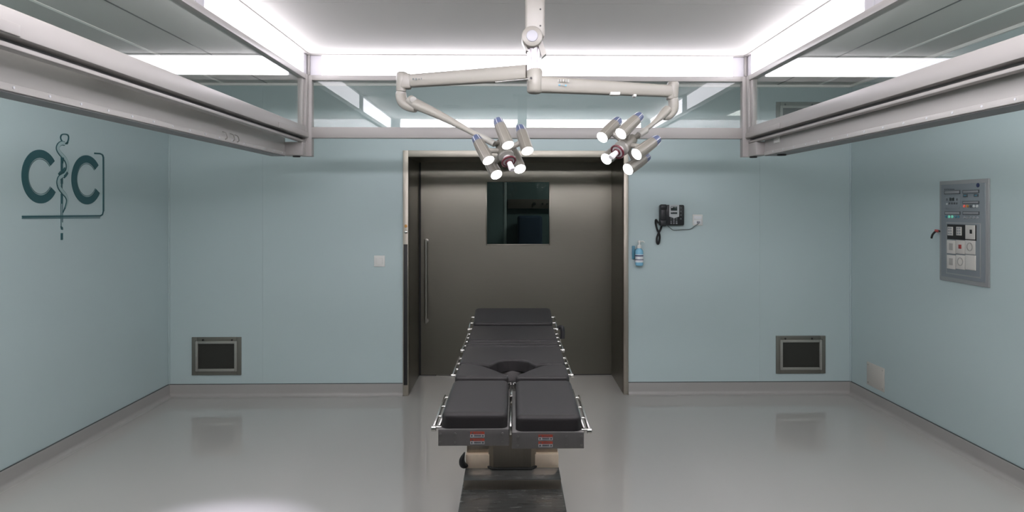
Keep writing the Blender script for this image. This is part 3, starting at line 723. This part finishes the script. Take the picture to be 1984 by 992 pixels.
# lever in the panel's left edge
p = Q(170, 500); bm = NB(); tube(bm, spline([Vector((XR - 0.006, p.y + 0.0, p.z + 0.01)), Vector((XR - 0.03, p.y + 0.012, p.z + 0.012)), Vector((XR - 0.045, p.y + 0.03, p.z - 0.012)), Vector((XR - 0.048, p.y + 0.04, p.z - 0.04))], 6), 0.007, 8); lv_ = obj('lever', bm, 'gasket', cpn)
bm = NB(); cyl(bm, (XR - 0.02, p.y + 0.004, p.z + 0.012), (XR - 0.036, p.y + 0.02, p.z + 0.014), 0.010, 12); obj('grip', bm, 'red', lv_)

# ------------------------------------------------------------------ logo on the left wall
def W(zx, zy): return atX(20 + zx / 4.135, 240 + zy / 4.135, XL)
lg = thing('wall_logo', (XL, W(410, 600).y, W(410, 930).z), 'dark teal letters C and C around a snake twined staff on the left wall', 'wall logo')
IN = (1, 0, 0)
def letter_c(lx, ty, by, tipt, tipb):
    pl = W(lx, (ty + by) / 2); pt = W((lx + tipt[0]) / 2, ty); pb = W((lx + tipb[0]) / 2, by)
    ro = (pt.z - pb.z) / 2; zc = (pt.z + pb.z) / 2; yl = pl.y; st = ro * 0.30
    tt, tb = W(*tipt), W(*tipb)
    # ellipse half width from the tips
    k = math.sqrt(max(0.05, 1 - ((tt.z - zc) / ro) ** 2)); wy = (tt.y - yl) / (1 + k)
    yc_ = yl + wy
    a0 = math.atan2((tt.z - zc) / ro, (tt.y - yc_) / wy); a1 = 2 * math.pi + math.atan2((tb.z - zc) / ro, (tb.y - yc_) / wy)
    n = 48; outer = []; inner = []
    for i in range(n + 1):
        a = a0 + (a1 - a0) * i / n
        outer.append(Vector((XL, yc_ + wy * math.cos(a), zc + ro * math.sin(a)))); inner.append(Vector((XL, yc_ + (wy - st) * math.cos(a), zc + (ro - st) * math.sin(a))))
    bm = NB(); q = [[bm.verts.new(p) for p in L] for L in (outer, inner)]
    q += [[bm.verts.new(p + Vector((0.004, 0, 0))) for p in L] for L in (outer, inner)]
    for i in range(n):
        for s, t in ((2, 3), (0, 2), (3, 1), (1, 0)): bm.faces.new((q[s][i], q[s][i + 1], q[t][i + 1], q[t][i]))
    for i in (0, n): bm.faces.new((q[0][i], q[1][i], q[3][i], q[2][i]))
    o = obj('letter_c', bm, 'logo', lg)
    L = [Vector((XL, yc_ + (wy - st - 0.008) * math.cos(a0 + (a1 - a0) * i / n), zc + (ro - st - 0.008) * math.sin(a0 + (a1 - a0) * i / n))) for i in range(n + 1)]
    bm = NB(); ribbon(bm, L, 0.004, IN, 0.003); obj('inner_line', bm, 'logogrey', o)
letter_c(88, 205, 637, (352, 298), (358, 545))
letter_c(488, 250, 645, (703, 332), (710, 550))
# bracket line
cor = [W(672, 236), W(715, 238), W(735, 247), W(742, 268), W(743, 400), W(743, 600), W(743, 700), W(737, 726), W(718, 737), W(500, 739), W(300, 741), W(92, 743)]
bm = NB(); ribbon(bm, cor, 0.011, IN, 0.004); obj('bracket_line', bm, 'logo', lg)
bm = NB(); ribbon(bm, [c + Vector((0, 0.011, 0)) for c in cor[2:7]], 0.006, IN, 0.0025); ribbon(bm, [W(92, 757), W(400, 754), W(718, 752)], 0.008, IN, 0.0025); obj('bracket_shade_line', bm, 'logogrey', lg)
# staff and snake: dark outline with paler body
bm = NB()
for (a, b) in ((268, 480), (560, 640), (875, 930)): ribbon(bm, [W(411, a), W(411, b)], 0.020, IN, 0.003)
ribbon(bm, [W(411, 480), W(411, 560)], 0.012, IN, 0.0025)
ribbon(bm, [W(404, 640), W(405, 820)], 0.0035, IN, 0.003); ribbon(bm, [W(417, 640), W(417, 790)], 0.0035, IN, 0.003)
obj('staff', bm, 'logo', lg)
bm = NB(); ribbon(bm, [W(402, 820), W(412, 838), W(419, 848)], [0.006, 0.022, 0.004], IN, 0.003); obj('staff_band', bm, 'logo', lg)
sn = spline([W(432, 158), W(405, 155), W(383, 172), W(376, 200), W(395, 235), W(425, 268), W(446, 300), W(455, 335), W(450, 375), W(430, 405), W(408, 418), W(388, 435), W(380, 470), W(390, 510), W(415, 545), W(440, 575), W(453, 610), W(445, 650), W(428, 690), W(418, 715)], 6)
n = len(sn)
wd = [0.029 * (1 if i < n * 0.75 else max(0.08, 1 - (i - n * 0.75) / (n * 0.25))) for i in range(n)]
bm = NB(); ribbon(bm, sn, wd, IN, 0.0045); sb = obj('snake_body', bm, 'logo', lg)
bm = NB(); ribbon(bm, sn[:int(n * .93)], [max(0.002, x - 0.008) for x in wd[:int(n * .93)]], IN, 0.0065); obj('snake_fill', bm, 'logolite', sb)
hd = spline([W(432, 158), W(412, 140), W(400, 112), W(408, 88), W(432, 82), W(458, 90), W(464, 115), W(455, 145), W(436, 160)], 5)
bm = NB(); ribbon(bm, hd, 0.007, IN, 0.0055); obj('snake_head', bm, 'logo', sb)
bm = NB(); ribbon(bm, [W(425, 158), W(452, 158), W(458, 142)], 0.010, IN, 0.0055)
ribbon(bm, spline([W(424, 425), W(440, 408), W(452, 388)], 4), [0.02] * 9, IN, 0.0068)
ribbon(bm, [W(385, 405), W(402, 385)], 0.014, IN, 0.0068)
ribbon(bm, [W(413, 270), W(414, 318)], [0.026, 0.006], IN, 0.0068); ribbon(bm, [W(432, 350), W(420, 385)], [0.004, 0.02], IN, 0.0068)
obj('snake_shadow_marks', bm, 'logo', sb)

# ------------------------------------------------------------------ surgical light
CP = Vector((at(1036, 100, 3.12).x, 3.12, 0))
sl = thing('surgical_light', (CP.x, CP.y, zt), 'cream double armed surgical light hanging from the canopy ceiling over the operating table', 'surgical light')
YL = 3.12
def A(px, py, Y=YL): return at(px, py, Y)
bm = NB(); c0, c1 = A(1017.5, 60), A(1055, 60)
pole_w = (c1.x - c0.x) / 2; pxm = (c0.x + c1.x) / 2
box(bm, c0.x, c1.x, YL - 0.04, YL + 0.04, A(0, 72).z, zt + 0.006, 0.012, 3); pole = obj('drop_pole', bm, 'cream', sl)
for py in (18, 50):
    p = A(1047, py, YL - 0.04); bm = NB(); cyl(bm, p + Vector((0, 0.002, 0)), p - Vector((0, 0.002, 0)), 0.004, 10); obj('screw', bm, 'gasket', pole)
bm = NB(); box(bm, pxm - 0.09, pxm + 0.09, YL - 0.09, YL + 0.09, zt - 0.02, zt + 0.005, 0.006); obj('ceiling_plate', bm, 'cream', sl)
# hinge disc
hc = A(1031, 70, YL - 0.055); bm = NB()
cyl(bm, hc + Vector((0, 0.10, 0)), hc - Vector((0, 0.004, 0)), 0.047, 36, 0.006); hd_ = obj('hinge', bm, 'cream', sl)
bm = NB(); cyl(bm, hc - Vector((0, 0.002, 0)), hc - Vector((0, 0.009, 0)), 0.026, 28, 0.002); obj('hinge_cap', bm, 'hingecap', hd_)
bm = NB(); a, b, c_, d_ = (A(x, y, YL - 0.03) for x, y in ((1049, 76), (1059, 103), (1050, 111), (1043, 88)))
wall_prism(bm, [a, b, c_, d_], (0, 1, 0), 0.06)
a, b, c_, d_ = (A(x, y, YL - 0.03) for x, y in ((1013, 82), (1018, 84), (1024, 99), (1019, 98))); wall_prism(bm, [a, d_, c_, b], (0, 1, 0), 0.06)
obj('hinge_cover', bm, 'cream', sl)
# ribbed collar
ct, cb = A(1034, 88), A(1034, 137); bm = NB(); n = 48; prof = []
mt, L = frame_of(cb, ct); rr = 0.031
r0 = []; r1 = []
for k in range(n * 2):
    rad = rr * (1.0 if k % 4 < 2 else 0.90); an = 2 * math.pi * k / (n * 2)
    v = mt @ Vector((rad * math.cos(an), rad * math.sin(an), 0)); r0.append(bm.verts.new(v)); r1.append(bm.verts.new(v + (ct - cb)))
for k in range(n * 2): bm.faces.new((r0[k], r0[(k + 1) % (2 * n)], r1[(k + 1) % (2 * n)], r1[k]))
bm.faces.new(r0); bm.faces.new(r1); obj('collar', bm, 'collar', sl)
# hub below the collar
bm = NB(); hub0 = A(1036, 181); hub1 = A(1036, 134)
lathe(bm, hub0, hub1, [(0, 0.025), (0.05, 0.033), (0.12, 0.036), (0.9, 0.036), (1, 0.031)], 32)
hubo = obj('hub', bm, 'cream', sl)
p = A(1029, 151, YL - 0.037); bm = NB(); cyl(bm, p + Vector((0, 0.004, 0)), p - Vector((0, 0.002, 0)), 0.005, 10); obj('screw', bm, 'gasket', hubo)

def arm_beam(p0, p1, h0, h1, w0, w1, name):
    """tapering rounded arm from p0 to p1 (heights h, widths w)"""
    d = (p1 - p0).normalized(); sd_ = d.cross(Vector((0, 0, 1))).normalized(); up = sd_.cross(d)
    bm = NB(); rings = []; n = 20
    for t in [i / 8 for i in range(9)]:
        c = p0.lerp(p1, t); hh = (h0 + (h1 - h0) * t) / 2; ww = (w0 + (w1 - w0) * t) / 2; ring = []
        for k in range(n):
            a = 2 * math.pi * k / n; ca, sa = math.cos(a), math.sin(a)
            e = 0.45
            ring.append(bm.verts.new(c + sd_ * ww * math.copysign(abs(ca) ** e, ca) + up * hh * math.copysign(abs(sa) ** e, sa)))
        rings.append(ring)
    for ra, rb in zip(rings, rings[1:]):
        for k in range(n): bm.faces.new((ra[k], ra[(k + 1) % n], rb[(k + 1) % n], rb[k]))
    bm.faces.new(list(reversed(rings[0]))); bm.faces.new(rings[-1])
    return obj(name, bm, 'cream', sl)
# left extension arm (behind, slightly higher), right arm (in front)
YEL = 3.40; YER = 3.36
armL = arm_beam(A(1022, 141, 3.135), A(796, 157, YEL), 0.072, 0.064, 0.050, 0.050, 'extension_arm')
bm = NB(); tube(bm, [A(1024, 153, 3.06), A(960, 159, 3.14)], [0.006, 0.004], 10); obj('brake_rod', bm, 'chrome', armL)
armR = arm_beam(A(1040, 163.5, 3.12), A(1302, 177, YER), 0.074, 0.058, 0.052, 0.048, 'extension_arm')
def marks(lst, Yf, name, par, m='cable'):
    bm = NB()
    for (x0, x1, y0, y1) in lst:
        a, b = at(x0, y0, Yf), at(x1, y1, Yf); box(bm, a.x, b.x, Yf, Yf + 0.003, b.z, a.z)
    obj(name, bm, m, par)
def arm_y(px, p0, p1, wdt):      # front face of an arm at a pixel column
    t = (px - 1036) / (p1 - 1036); return t
marks([(799, 802, 151.5, 154.5), (804.5, 807.5, 151.5, 155), (811, 812.5, 152, 154), (815.5, 818.5, 151, 154)], YEL - 0.056, 'print_mark', armL)
marks([(1076, 1079.5, 163, 166.5), (1082, 1086, 163, 166), (1089.5, 1091, 164, 166), (1094, 1098, 164, 167)], 3.126, 'print_mark', armR, 'blueplas')
# faint lettering line above
marks([(1075 + k * 5, 1078 + k * 5, 153.5, 159) for k in range(6)], 3.126, 'faint_print', armR, 'creamgrey')
bm = NB(); p = A(1190, 182.5, 3.2); box(bm, p.x - 0.02, p.x + 0.025, 3.18, 3.22, p.z - 0.006, p.z + 0.008, 0.002); p = A(1229, 186, 3.25); box(bm, p.x - 0.007, p.x + 0.007, 3.23, 3.27, p.z - 0.006, p.z + 0.006, 0.002); obj('arm_clip', bm, 'whiteplas', armR)

# elbows
bm = NB(); e0, e1 = A(780, 139.5, YEL), A(777, 177, YEL)
lathe(bm, e1, e0, [(0, 0.024), (0.45, 0.027), (0.85, 0.030), (0.95, 0.026), (1, 0.018)], 28); box(bm, A(776, 0, YEL).x, A(797, 0, YEL).x, YEL - 0.027, YEL + 0.027, A(0, 170, YEL).z, A(0, 140.5, YEL).z, 0.010, 3); obj('elbow', bm, 'cream', sl)
bm = NB(); e0, e1 = A(1304, 158.5, YER), A(1304, 190, YER)
lathe(bm, e1, e0, [(0, 0.024), (0.5, 0.027), (0.88, 0.029), (0.97, 0.026), (1, 0.020)], 28); box(bm, A(1292, 0, YER).x, A(1305, 0, YER).x, YER - 0.026, YER + 0.026, A(0, 190, YER).z, A(0, 160, YER).z, 0.008, 3); obj('elbow', bm, 'cream', sl)
# spring arms with rounded knuckles
YHL = 3.10; YHR = 3.08
bm = NB(); k0 = A(778, 178.5, YEL); 
tube(bm, spline([k0 + Vector((0, 0, 0.002)), A(777, 186, YEL), A(781, 198, YEL - 0.01), A(792, 206, YEL - 0.02), A(806, 211, YEL - 0.04)], 5), [0.024, 0.0255, 0.026, 0.027, 0.027, 0.027, 0.027, 0.027, 0.027, 0.027, 0.027, 0.027, 0.0265, 0.026, 0.0255, 0.025, 0.024, 0.023, 0.022, 0.021, 0.018], 20)
obj('knuckle', bm, 'cream', sl)
pa = [A(794, 194, YEL - 0.02), A(806, 202, YEL - 0.04), A(840, 217.5, 3.30), A(880, 238, 3.24), A(915, 257, 3.18), A(935, 266.5, 3.14), A(957, 277, 3.11)]
bm = NB(); tube(bm, spline(pa, 5), [0.027] * 3 + [0.0275] * 4 + [0.026 - 0.00115 * i for i in range(11)] + [0.0128] * 13, 20); spr = obj('spring_arm', bm, 'cream', sl)
p = A(798.5, 193.5, YEL - 0.06); bm = NB(); cyl(bm, p + Vector((-0.004, 0.03, 0.002)), p - Vector((-0.006, 0.006, 0)), 0.0165, 24, 0.002); obj('hinge_pin', bm, 'creamgrey', spr)
bm = NB(); tube(bm, [A(931, 264, 3.135), A(958, 279, 3.105)], [0.0155, 0.0145], 20); obj('swivel', bm, 'creamgrey', sl)
bm = NB(); kr = A(1304, 191, YER)
tube(bm, spline([kr, A(1305, 203, YER), A(1303, 214, YER), A(1296, 224, YER - .02), A(1286, 229, YER - .04)], 5), [0.024] + [0.0255] * 10 + [0.024, 0.023, 0.022, 0.021, 0.020, 0.019, 0.018, 0.016, 0.013, 0.010], 20); obj('knuckle', bm, 'cream', sl)
pa = [A(1293, 212, YER - 0.03), A(1280, 226, 3.28), A(1265, 240, 3.22), A(1252, 250, 3.16), A(1240, 259, 3.12)]
bm = NB(); tube(bm, spline(pa, 5), [0.021, 0.022, 0.022, 0.021, 0.020, 0.018, 0.016, 0.014, 0.0125, 0.0115] + [0.011] * 11, 20); obj('spring_arm', bm, 'cream', sl)
bm = NB(); cyl(bm, A(1252, 252, 3.15), A(1237, 262, 3.11), 0.0155, 20, 0.003); obj('swivel', bm, 'creamgrey', sl)

def lamp_head(C, ax, n3, m3, angs, mount):
    ax = Vector(ax).normalized(); n3 = Vector(n3).normalized(); m3 = Vector(m3); m3 = (m3 - ax * m3.dot(ax)).normalized()
    R0 = 0.097; PL = 0.152; pr = 0.0285
    back = C - ax * 0.075
    bm = NB()
    lathe(bm, C - ax * 0.115, C - ax * 0.018, [(0, 0.012), (0.08, 0.024), (0.35, 0.030), (0.75, 0.034), (0.95, 0.034), (1, 0.030)], 28)
    tube(bm, [mount, back - ax * 0.02], [0.013, 0.013], 14)
    hubm = obj('head_hub', bm, 'creampod', sl)
    bm = NB(); lathe(bm, C - ax * 0.024, C - ax * 0.006, [(0, 0.030), (0.2, 0.036), (0.8, 0.036), (1, 0.028)], 28); obj('focus_ring', bm, 'creamgrey', hubm)
    for th in angs:
        u = n3 * math.cos(R(th)) + m3 * math.sin(R(th))
        le = C + u * R0 + ax * 0.012; d = (ax - u * 0.10).normalized(); ca = le - d * PL
        bm = NB()
        lathe(bm, ca + d * PL * 0.22, le, [(0, pr * 0.88), (0.08, pr * 0.91), (0.4, pr * 0.97), (0.8, pr), (0.97, pr), (1, pr * 0.97)], 24); pod = obj('lamp_pod', bm, 'creampod', sl)
        # two raised seams along the body
        bm = NB(); s1 = d.cross(u).normalized()
        for q in range(6):
            vv = u * math.cos(R(60 * q + 30)) + s1 * math.sin(R(60 * q + 30))
            tube(bm, [ca + d * PL * 0.23 + vv * pr * 0.86, ca + d * PL * 0.48 + vv * pr * 0.965, ca + d * PL * 0.97 + vv * pr * 1.0], 0.0010, 6)
        obj('seam', bm, 'cream', pod)
        bm = NB(); lathe(bm, ca - d * PL * 0.03, ca + d * PL * 0.225, [(0, pr * 0.52), (0.05, pr * 0.64), (0.15, pr * 0.73), (0.5, pr * 0.82), (1, pr * 0.88)], 24); obj('cap', bm, 'bluecap', pod)
        bm = NB()
        for q in range(6):
            vv = u * math.cos(R(60 * q + 30)) + s1 * math.sin(R(60 * q + 30)); tube(bm, [ca + d * PL * 0.02 + vv * pr * 0.73, ca + d * PL * 0.125 + vv * pr * 0.835, ca + d * PL * 0.22 + vv * pr * 0.875], 0.0010, 6)
        obj('cap_rib', bm, 'whiteplas', pod)
        bm = NB(); lathe(bm, le - d * 0.002, le + d * 0.003, [(0, pr * 0.96), (0.5, pr * 0.94), (1, pr * 0.82)], 24); obj('lens', bm, 'lens', pod)
        # bracket to the hub
        bm = NB(); tube(bm, [C - ax * 0.05 + u * 0.015, le - d * PL * 0.42 - u * pr * 0.5], [0.011, 0.013], 12); obj('bracket', bm, 'cream', pod)
    # sterile handle with dark red grip
    bm = NB(); lathe(bm, C - ax * 0.006, C + ax * 0.02, [(0, 0.018), (0.4, 0.020), (1, 0.030)], 24); hl = obj('handle', bm, 'clear', sl)
    bm = NB()
    ring = [C + ax * 0.020 + (n3 * math.cos(R(a)) + m3 * math.sin(R(a))) * 0.031 for a in range(0, 361, 12)]
    tube(bm, ring, 0.0048, 8); ring = [C + ax * 0.026 + (n3 * math.cos(R(a)) + m3 * math.sin(R(a))) * 0.015 for a in range(0, 361, 15)]; tube(bm, ring, 0.004, 8); obj('grip_ring', bm, 'redring', hl)
    bm = NB(); lathe(bm, C + ax * 0.014, C + ax * 0.075, [(0, 0.014), (0.3, 0.012), (0.9, 0.014), (1, 0.010)], 20); obj('grip', bm, 'clear', hl)
lamp_head(A(983, 307, YHL), (.31, -.60, -.74), (.92, 0, .39), (.246, .842, -.58), [68, 140, 212, 284, 356], A(956, 278, 3.107))
lamp_head(A(1201, 290, YHR), (-.65, -.55, -.52), (.63, 0, -.78), (-.429, .834, -.3465), [92, 164, 236, 308, 16], A(1239, 261, 3.115))

# ------------------------------------------------------------------ operating table
TX = 0.004
tb = thing('operating_table', (TX, 4.2, 0), 'black padded operating table with split leg section in front of the steel door', 'operating table')
ROT = Matrix.Translation((TX, 2.35, 0)) @ Matrix.Rotation(-math.atan(0.012 / 2.0), 4, 'Z')    # local frame: x across, y along the table from its foot end
YO = 2.35
def tz(y): return y - YO
ZT = 0.936; ZP = 0.883; ZPB = 0.826; HWD = 0.2425
RT = ROT @ Matrix.Translation((0, tz(2.84), ZP)) @ Matrix.Rotation(R(1.3), 4, 'X') @ Matrix.Translation((0, -tz(2.84), -ZP))   # right leg, tipped down a touch
HT = ROT @ Matrix.Translation((0, tz(4.14), ZP + 0.007)) @ Matrix.Rotation(R(11), 4, 'X') @ Matrix.Translation((0, -tz(4.14), -ZP))     # head section, tipped up
def pad(name, P, mtx=ROT, z0=ZP - 0.006, z1=ZT, r=0.017):
    bm = NB(); rprism(bm, P, z0, z1, r, 6, mtx=mtx); return obj(name, bm, 'pad', tb)
pad('leg_pad', rrect(-HWD, -0.014, tz(2.352), tz(2.812), 0.026), r=0.020)
pad('leg_pad', rrect(0.014, HWD, tz(2.352), tz(2.812), 0.026), RT, r=0.020)
half = [(-0.130, 3.062), (-0.098, 3.020), (-0.070, 2.977), (-0.045, 2.935), (-0.027, 2.900), (-0.0145, 2.862)]
def round_poly(P, rad, n=6):
    P = [Vector(p) for p in P]; out = []
    for i, p in enumerate(P):
        r = rad[i]
        if not r: out.append(p); continue
        a = (P[i - 1] - p).normalized(); c = (P[(i + 1) % len(P)] - p).normalized(); A_ = p + a * r; C_ = p + c * r
        for k in range(n + 1):
            t = k / n; out.append(A_ * (1 - t) ** 2 + p * 2 * t * (1 - t) + C_ * t * t)
    return out
core = [(-HWD, 2.862), (-0.0135, 2.862), (-0.0150, 2.890)] + list(reversed(half[:-2])) + [(-0.165, 3.086), (-0.20, 3.096), (-HWD, 3.098)]
core = [(x, tz(y)) for x, y in core]; rads = [0.030, 0.024] + [0] * (len(core) - 3) + [0.030]
left = round_poly(core, rads)
pad('thigh_pad', left, r=0.015)
pad('thigh_pad', [Vector((-p.x, p.y)) for p in reversed(left)], r=0.015)
notch = []
for k in range(0, 13):
    a = math.pi * k / 12; notch.append((0.088 * math.cos(math.pi - a), 3.075 + 0.115 * math.sin(a)))
front = [(-HWD, 3.108), (-0.19, 3.106), (-0.14, 3.098), (-0.105, 3.074)] + notch[1:-1] + [(0.105, 3.074), (0.14, 3.098), (0.19, 3.106), (HWD, 3.108), (HWD, 3.497)]
rear = [(HWD * 0.95 * (1 - 2 * k / 12), 3.497 - 0.014 * (1 - (2 * k / 12 - 1) ** 2)) for k in range(1, 12)] + [(-HWD, 3.497)]
core = [(x, tz(y)) for x, y in front + rear]; rads = [0.022] + [0] * (len(core) - 2) + [0.022]
rads[len(front) - 2] = 0.022; rads[len(front) - 1] = 0.022
seat = round_poly(core, rads)
pad('seat_pad', seat, r=0.012)
pad('bellows_pad', rrect(-HWD, HWD, tz(3.518), tz(3.562), 0.014, 6, 0.014, 0.014), r=0.012)
pad('bellows_pad', rrect(-HWD, HWD, tz(3.592), tz(3.636), 0.014, 6, 0.014, 0.010), r=0.012)
pad('back_pad', rrect(-HWD, HWD, tz(3.668), tz(4.104), 0.018, 5, 0.010, 0), r=0.013)
pad('head_pad', rrect(-HWD, HWD, tz(4.152), tz(4.432), 0.03, 6), HT, r=0.014)
# metal plates under the pads
def plate(x0, x1, y0, y1, mtx=ROT, z0=ZPB, z1=ZP, m='plate', name='section_plate'):
    bm = NB(); box(bm, x0, x1, tz(y0), tz(y1), z0, z1, 0.002, mtx=mtx); return obj(name, bm, m, tb)
lp = plate(-0.252, -0.009, 2.343, 2.83); rp = plate(0.001, 0.249, 2.343, 2.83, RT)
plate(-0.245, -0.02, 2.835, 3.10, z0=0.845); plate(0.02, 0.245, 2.835, 3.10, z0=0.845)
plate(-0.245, 0.245, 3.19, 3.50); plate(-0.245, 0.245, 3.51, 4.13); plate(-0.245, 0.245, 4.145, 4.42, HT, 0.85, ZP)
bm = NB(); box(bm, -0.14, 0.14, tz(2.99), tz(3.20), 0.79, 0.835, 0.004, mtx=ROT); obj('crossbar', bm, 'gasket', tb)
# screws and warning labels on the leg plate ends
def on_front(x, z, mtx): return mtx @ Vector((x, tz(2.343), z))
for pl, mt_, xs_ in ((lp, ROT, (-0.245, -0.194, -0.031)), (rp, RT, (0.021, 0.188, 0.240))):
    for x in xs_:
        for z in (0.868, 0.839):
            bm = NB(); p = on_front(x, z, mt_); cyl(bm, p + Vector((0, 0.001, 0)), p - Vector((0, 0.003, 0)), 0.0042, 6); obj('bolt', bm, 'boltgrey', pl)
    xl = -0.142 if pl is lp else 0.092
    for z1_ in (0.876, 0.8525):
        z1_ = z1_ - 0.001
        def lab(x0, x1, za, zb_, m, name, up, par):
            bm = NB(); box(bm, x0, x1, tz(2.343) - up, tz(2.343) + 0.0005, za, zb_, 0.0, mtx=mt_); return obj(name, bm, m, par)
        lb = lab(xl, xl + 0.049, z1_ - 0.0195, z1_, 'sticker', 'warning_label', 0.0008, pl)
        lb['label'] = 'white and orange warning label'
        lab(xl, xl + 0.049, z1_ - 0.0085, z1_, 'orange', 'warning_header', 0.0011, pl)
        bm = NB()
        for (x0, x1, za, zb_) in [(xl + 0.005, xl + 0.011, z1_ - 0.007, z1_ - 0.0025)] + [(xl + 0.017 + k * 0.006, xl + 0.021 + k * 0.006, z1_ - 0.006, z1_ - 0.003) for k in range(4)] + [(xl + 0.003, xl + 0.008, z1_ - 0.017, z1_ - 0.011), (xl + 0.041, xl + 0.046, z1_ - 0.017, z1_ - 0.011)] + [(xl + 0.013, xl + 0.037, z1_ - 0.0118 - k * 0.0022, z1_ - 0.0108 - k * 0.0022) for k in range(3)]:
            box(bm, x0, x1, tz(2.343) - 0.0014, tz(2.343), za, zb_, 0, mtx=mt_)
        obj('label_print', bm, 'slotdark', pl)
# side rails
def siderail(sx, y0, y1, mtx, z=0.884, n=4, stop=True):
    x = sx * 0.268; bm = NB()
    box(bm, x - 0.004, x + 0.004, tz(y0), tz(y1), z - 0.010, z + 0.010, 0.003, mtx=mtx); r_ = obj('side_rail', bm, 'chrome', tb)
    for k in range(n):
        yy = tz(y0 + (y1 - y0) * (k + 0.08) / (n - 0.84)); bm = NB()
        cyl(bm, mtx @ Vector((sx * 0.243, yy, z)), mtx @ Vector((x, yy, z)), 0.005, 14); obj('standoff', bm, 'chrome', r_)
    if stop:
        bm = NB(); cyl(bm, mtx @ Vector((x - sx * 0.008, tz(y0) - 0.002, z)), mtx @ Vector((x + sx * 0.008, tz(y0) - 0.002, z)), 0.0095, 16, 0.002); obj('rail_stop', bm, 'chrome', r_)
for sx in (-1, 1):
    siderail(sx, 2.352, 2.74, RT if sx > 0 else ROT)
    siderail(sx, 3.085, 3.45, ROT); siderail(sx, 3.63, 4.11, ROT, n=5); siderail(sx, 4.18, 4.40, HT, n=3)
    mtx = RT if sx > 0 else ROT
    bm = NB(); box(bm, sx * 0.246, sx * 0.254, tz(2.36), tz(2.83), 0.872, 0.892, 0.002, mtx=mtx); obj('edge_strip', bm, 'chrome', tb)
    bm = NB(); box(bm, sx * 0.246, sx * 0.251, tz(2.84), tz(4.13), 0.862, 0.886, 0.002, mtx=ROT); obj('edge_strip', bm, 'plate', tb)
bm = NB(); box(bm, -0.008, 0.000, tz(2.345), tz(2.60), 0.862, 0.892, 0.002, mtx=ROT); obj('inner_rail', bm, 'chrome', tb)
bm = NB()
for x in (-0.012, 0.012):
    cyl(bm, ROT @ Vector((x, tz(2.835), 0.85)), ROT @ Vector((x, tz(2.835), 0.915)), 0.006, 12); cyl(bm, ROT @ Vector((x - 0.008, tz(2.86), 0.90)), ROT @ Vector((x + 0.008, tz(2.86), 0.90)), 0.011, 14, 0.002)
box(bm, -0.014, 0.014, tz(2.80), tz(2.99), 0.84, 0.87, 0.003, mtx=ROT); obj('leg_hinge', bm, 'chrome', tb)
# black lever at the head end
bm = NB(); tube(bm, spline([HT @ Vector((0.272, tz(4.19), 0.886)), HT @ Vector((0.297, tz(4.18), 0.90)), HT @ Vector((0.304, tz(4.17), 0.872)), HT @ Vector((0.302, tz(4.16), 0.832))], 5), [0.011] * 6 + [0.014] * 10, 12); obj('release_lever', bm, 'blacksoft', tb)

# column and base
def zrow(py, Y): return HC - (py - 403) * Y / F
YC = 3.97
z2 = zrow(929, 3.83); z1b = zrow(948, 3.83); z3 = zrow(880, 4.0)
bx = at(992.5, 900, 3.9).x - 0.0
cw = 0.139
ch = 0.030
def oct_(x, y0, y1, c): return [Vector(p) for p in ((bx - x + c, y0), (bx + x - c, y0), (bx + x, y0 + c * 1.2), (bx + x, y1), (bx - x, y1), (bx - x, y0 + c * 1.2))]
bm = NB(); rprism(bm, oct_(cw, YC, 4.42, ch), z2 + 0.012, ZPB, 0.004, 2)
col_ = obj('column', bm, 'tsteel', tb)
bm = NB(); rprism(bm, oct_(cw + 0.006, YC - 0.006, 4.42, ch), z2 - 0.001, z2 + 0.014, 0.004, 2); obj('column_gasket', bm, 'gasket', col_)
bm = NB(); rprism(bm, oct_(cw + 0.03, YC - 0.05, 4.5, ch), 0.60, ZPB + 0.001, 0.006, 2); obj('column_head', bm, 'tsteel', tb)
hw = 0.272
bm = NB(); box(bm, bx - hw, bx + hw, 4.0, 4.9, z2 - 0.01, z3, 0.004); obj('base_body', bm, 'bright', tb)
bm = NB(); box(bm, bx - hw + 0.004, bx + hw - 0.004, 4.03, 4.88, z3 - 0.002, z3 + 0.085, 0.006); obj('base_cover', bm, 'tsteel', tb)
bm = NB(); box(bm, bx - hw - 0.002, bx + hw + 0.002, 3.83, 4.92, z1b - 0.002, z2, 0.003); obj('base_step', bm, 'basedark', tb)
bm = NB(); box(bm, bx - hw - 0.001, bx + hw + 0.001, 3.826, 3.832, z1b, z2 - 0.003, 0.001); obj('step_front', bm, 'tsteel', tb)
bm = NB(); hw2 = 0.283; c2 = 0.06
rprism(bm, [Vector(p) for p in ((bx - hw2 + c2, 3.505), (bx + hw2 - c2, 3.505), (bx + hw2, 3.505 + c2), (bx + hw2, 4.98), (bx - hw2, 4.98), (bx - hw2, 3.505 + c2))], 0.012, z1b, 0.006, 3); obj('base_plate', bm, 'basedark', tb)
bm = NB()
for sx in (-1, 1):
    for yy in (3.62, 4.85): bm = NB(); cyl(bm, (bx + sx * 0.19, yy, 0.0), (bx + sx * 0.19, yy, 0.016), 0.03, 20, 0.003); obj('foot', bm, 'blacksoft', tb)
# pedal on the left of the base
bm = NB(); p = at(899, 891, 3.98)
tube(bm, spline([Vector((p.x + 0.025, 4.02, p.z - 0.045)), Vector((p.x - 0.004, 3.99, p.z - 0.035)), Vector((p.x - 0.012, 3.98, p.z)), Vector((p.x + 0.004, 3.98, p.z + 0.045))], 5), [0.008, 0.010, 0.013, 0.015, 0.017, 0.018, 0.019, 0.019, 0.018, 0.017, 0.016, 0.014, 0.012, 0.009, 0.006, 0.003], 14); obj('pedal', bm, 'blacksoft', tb)
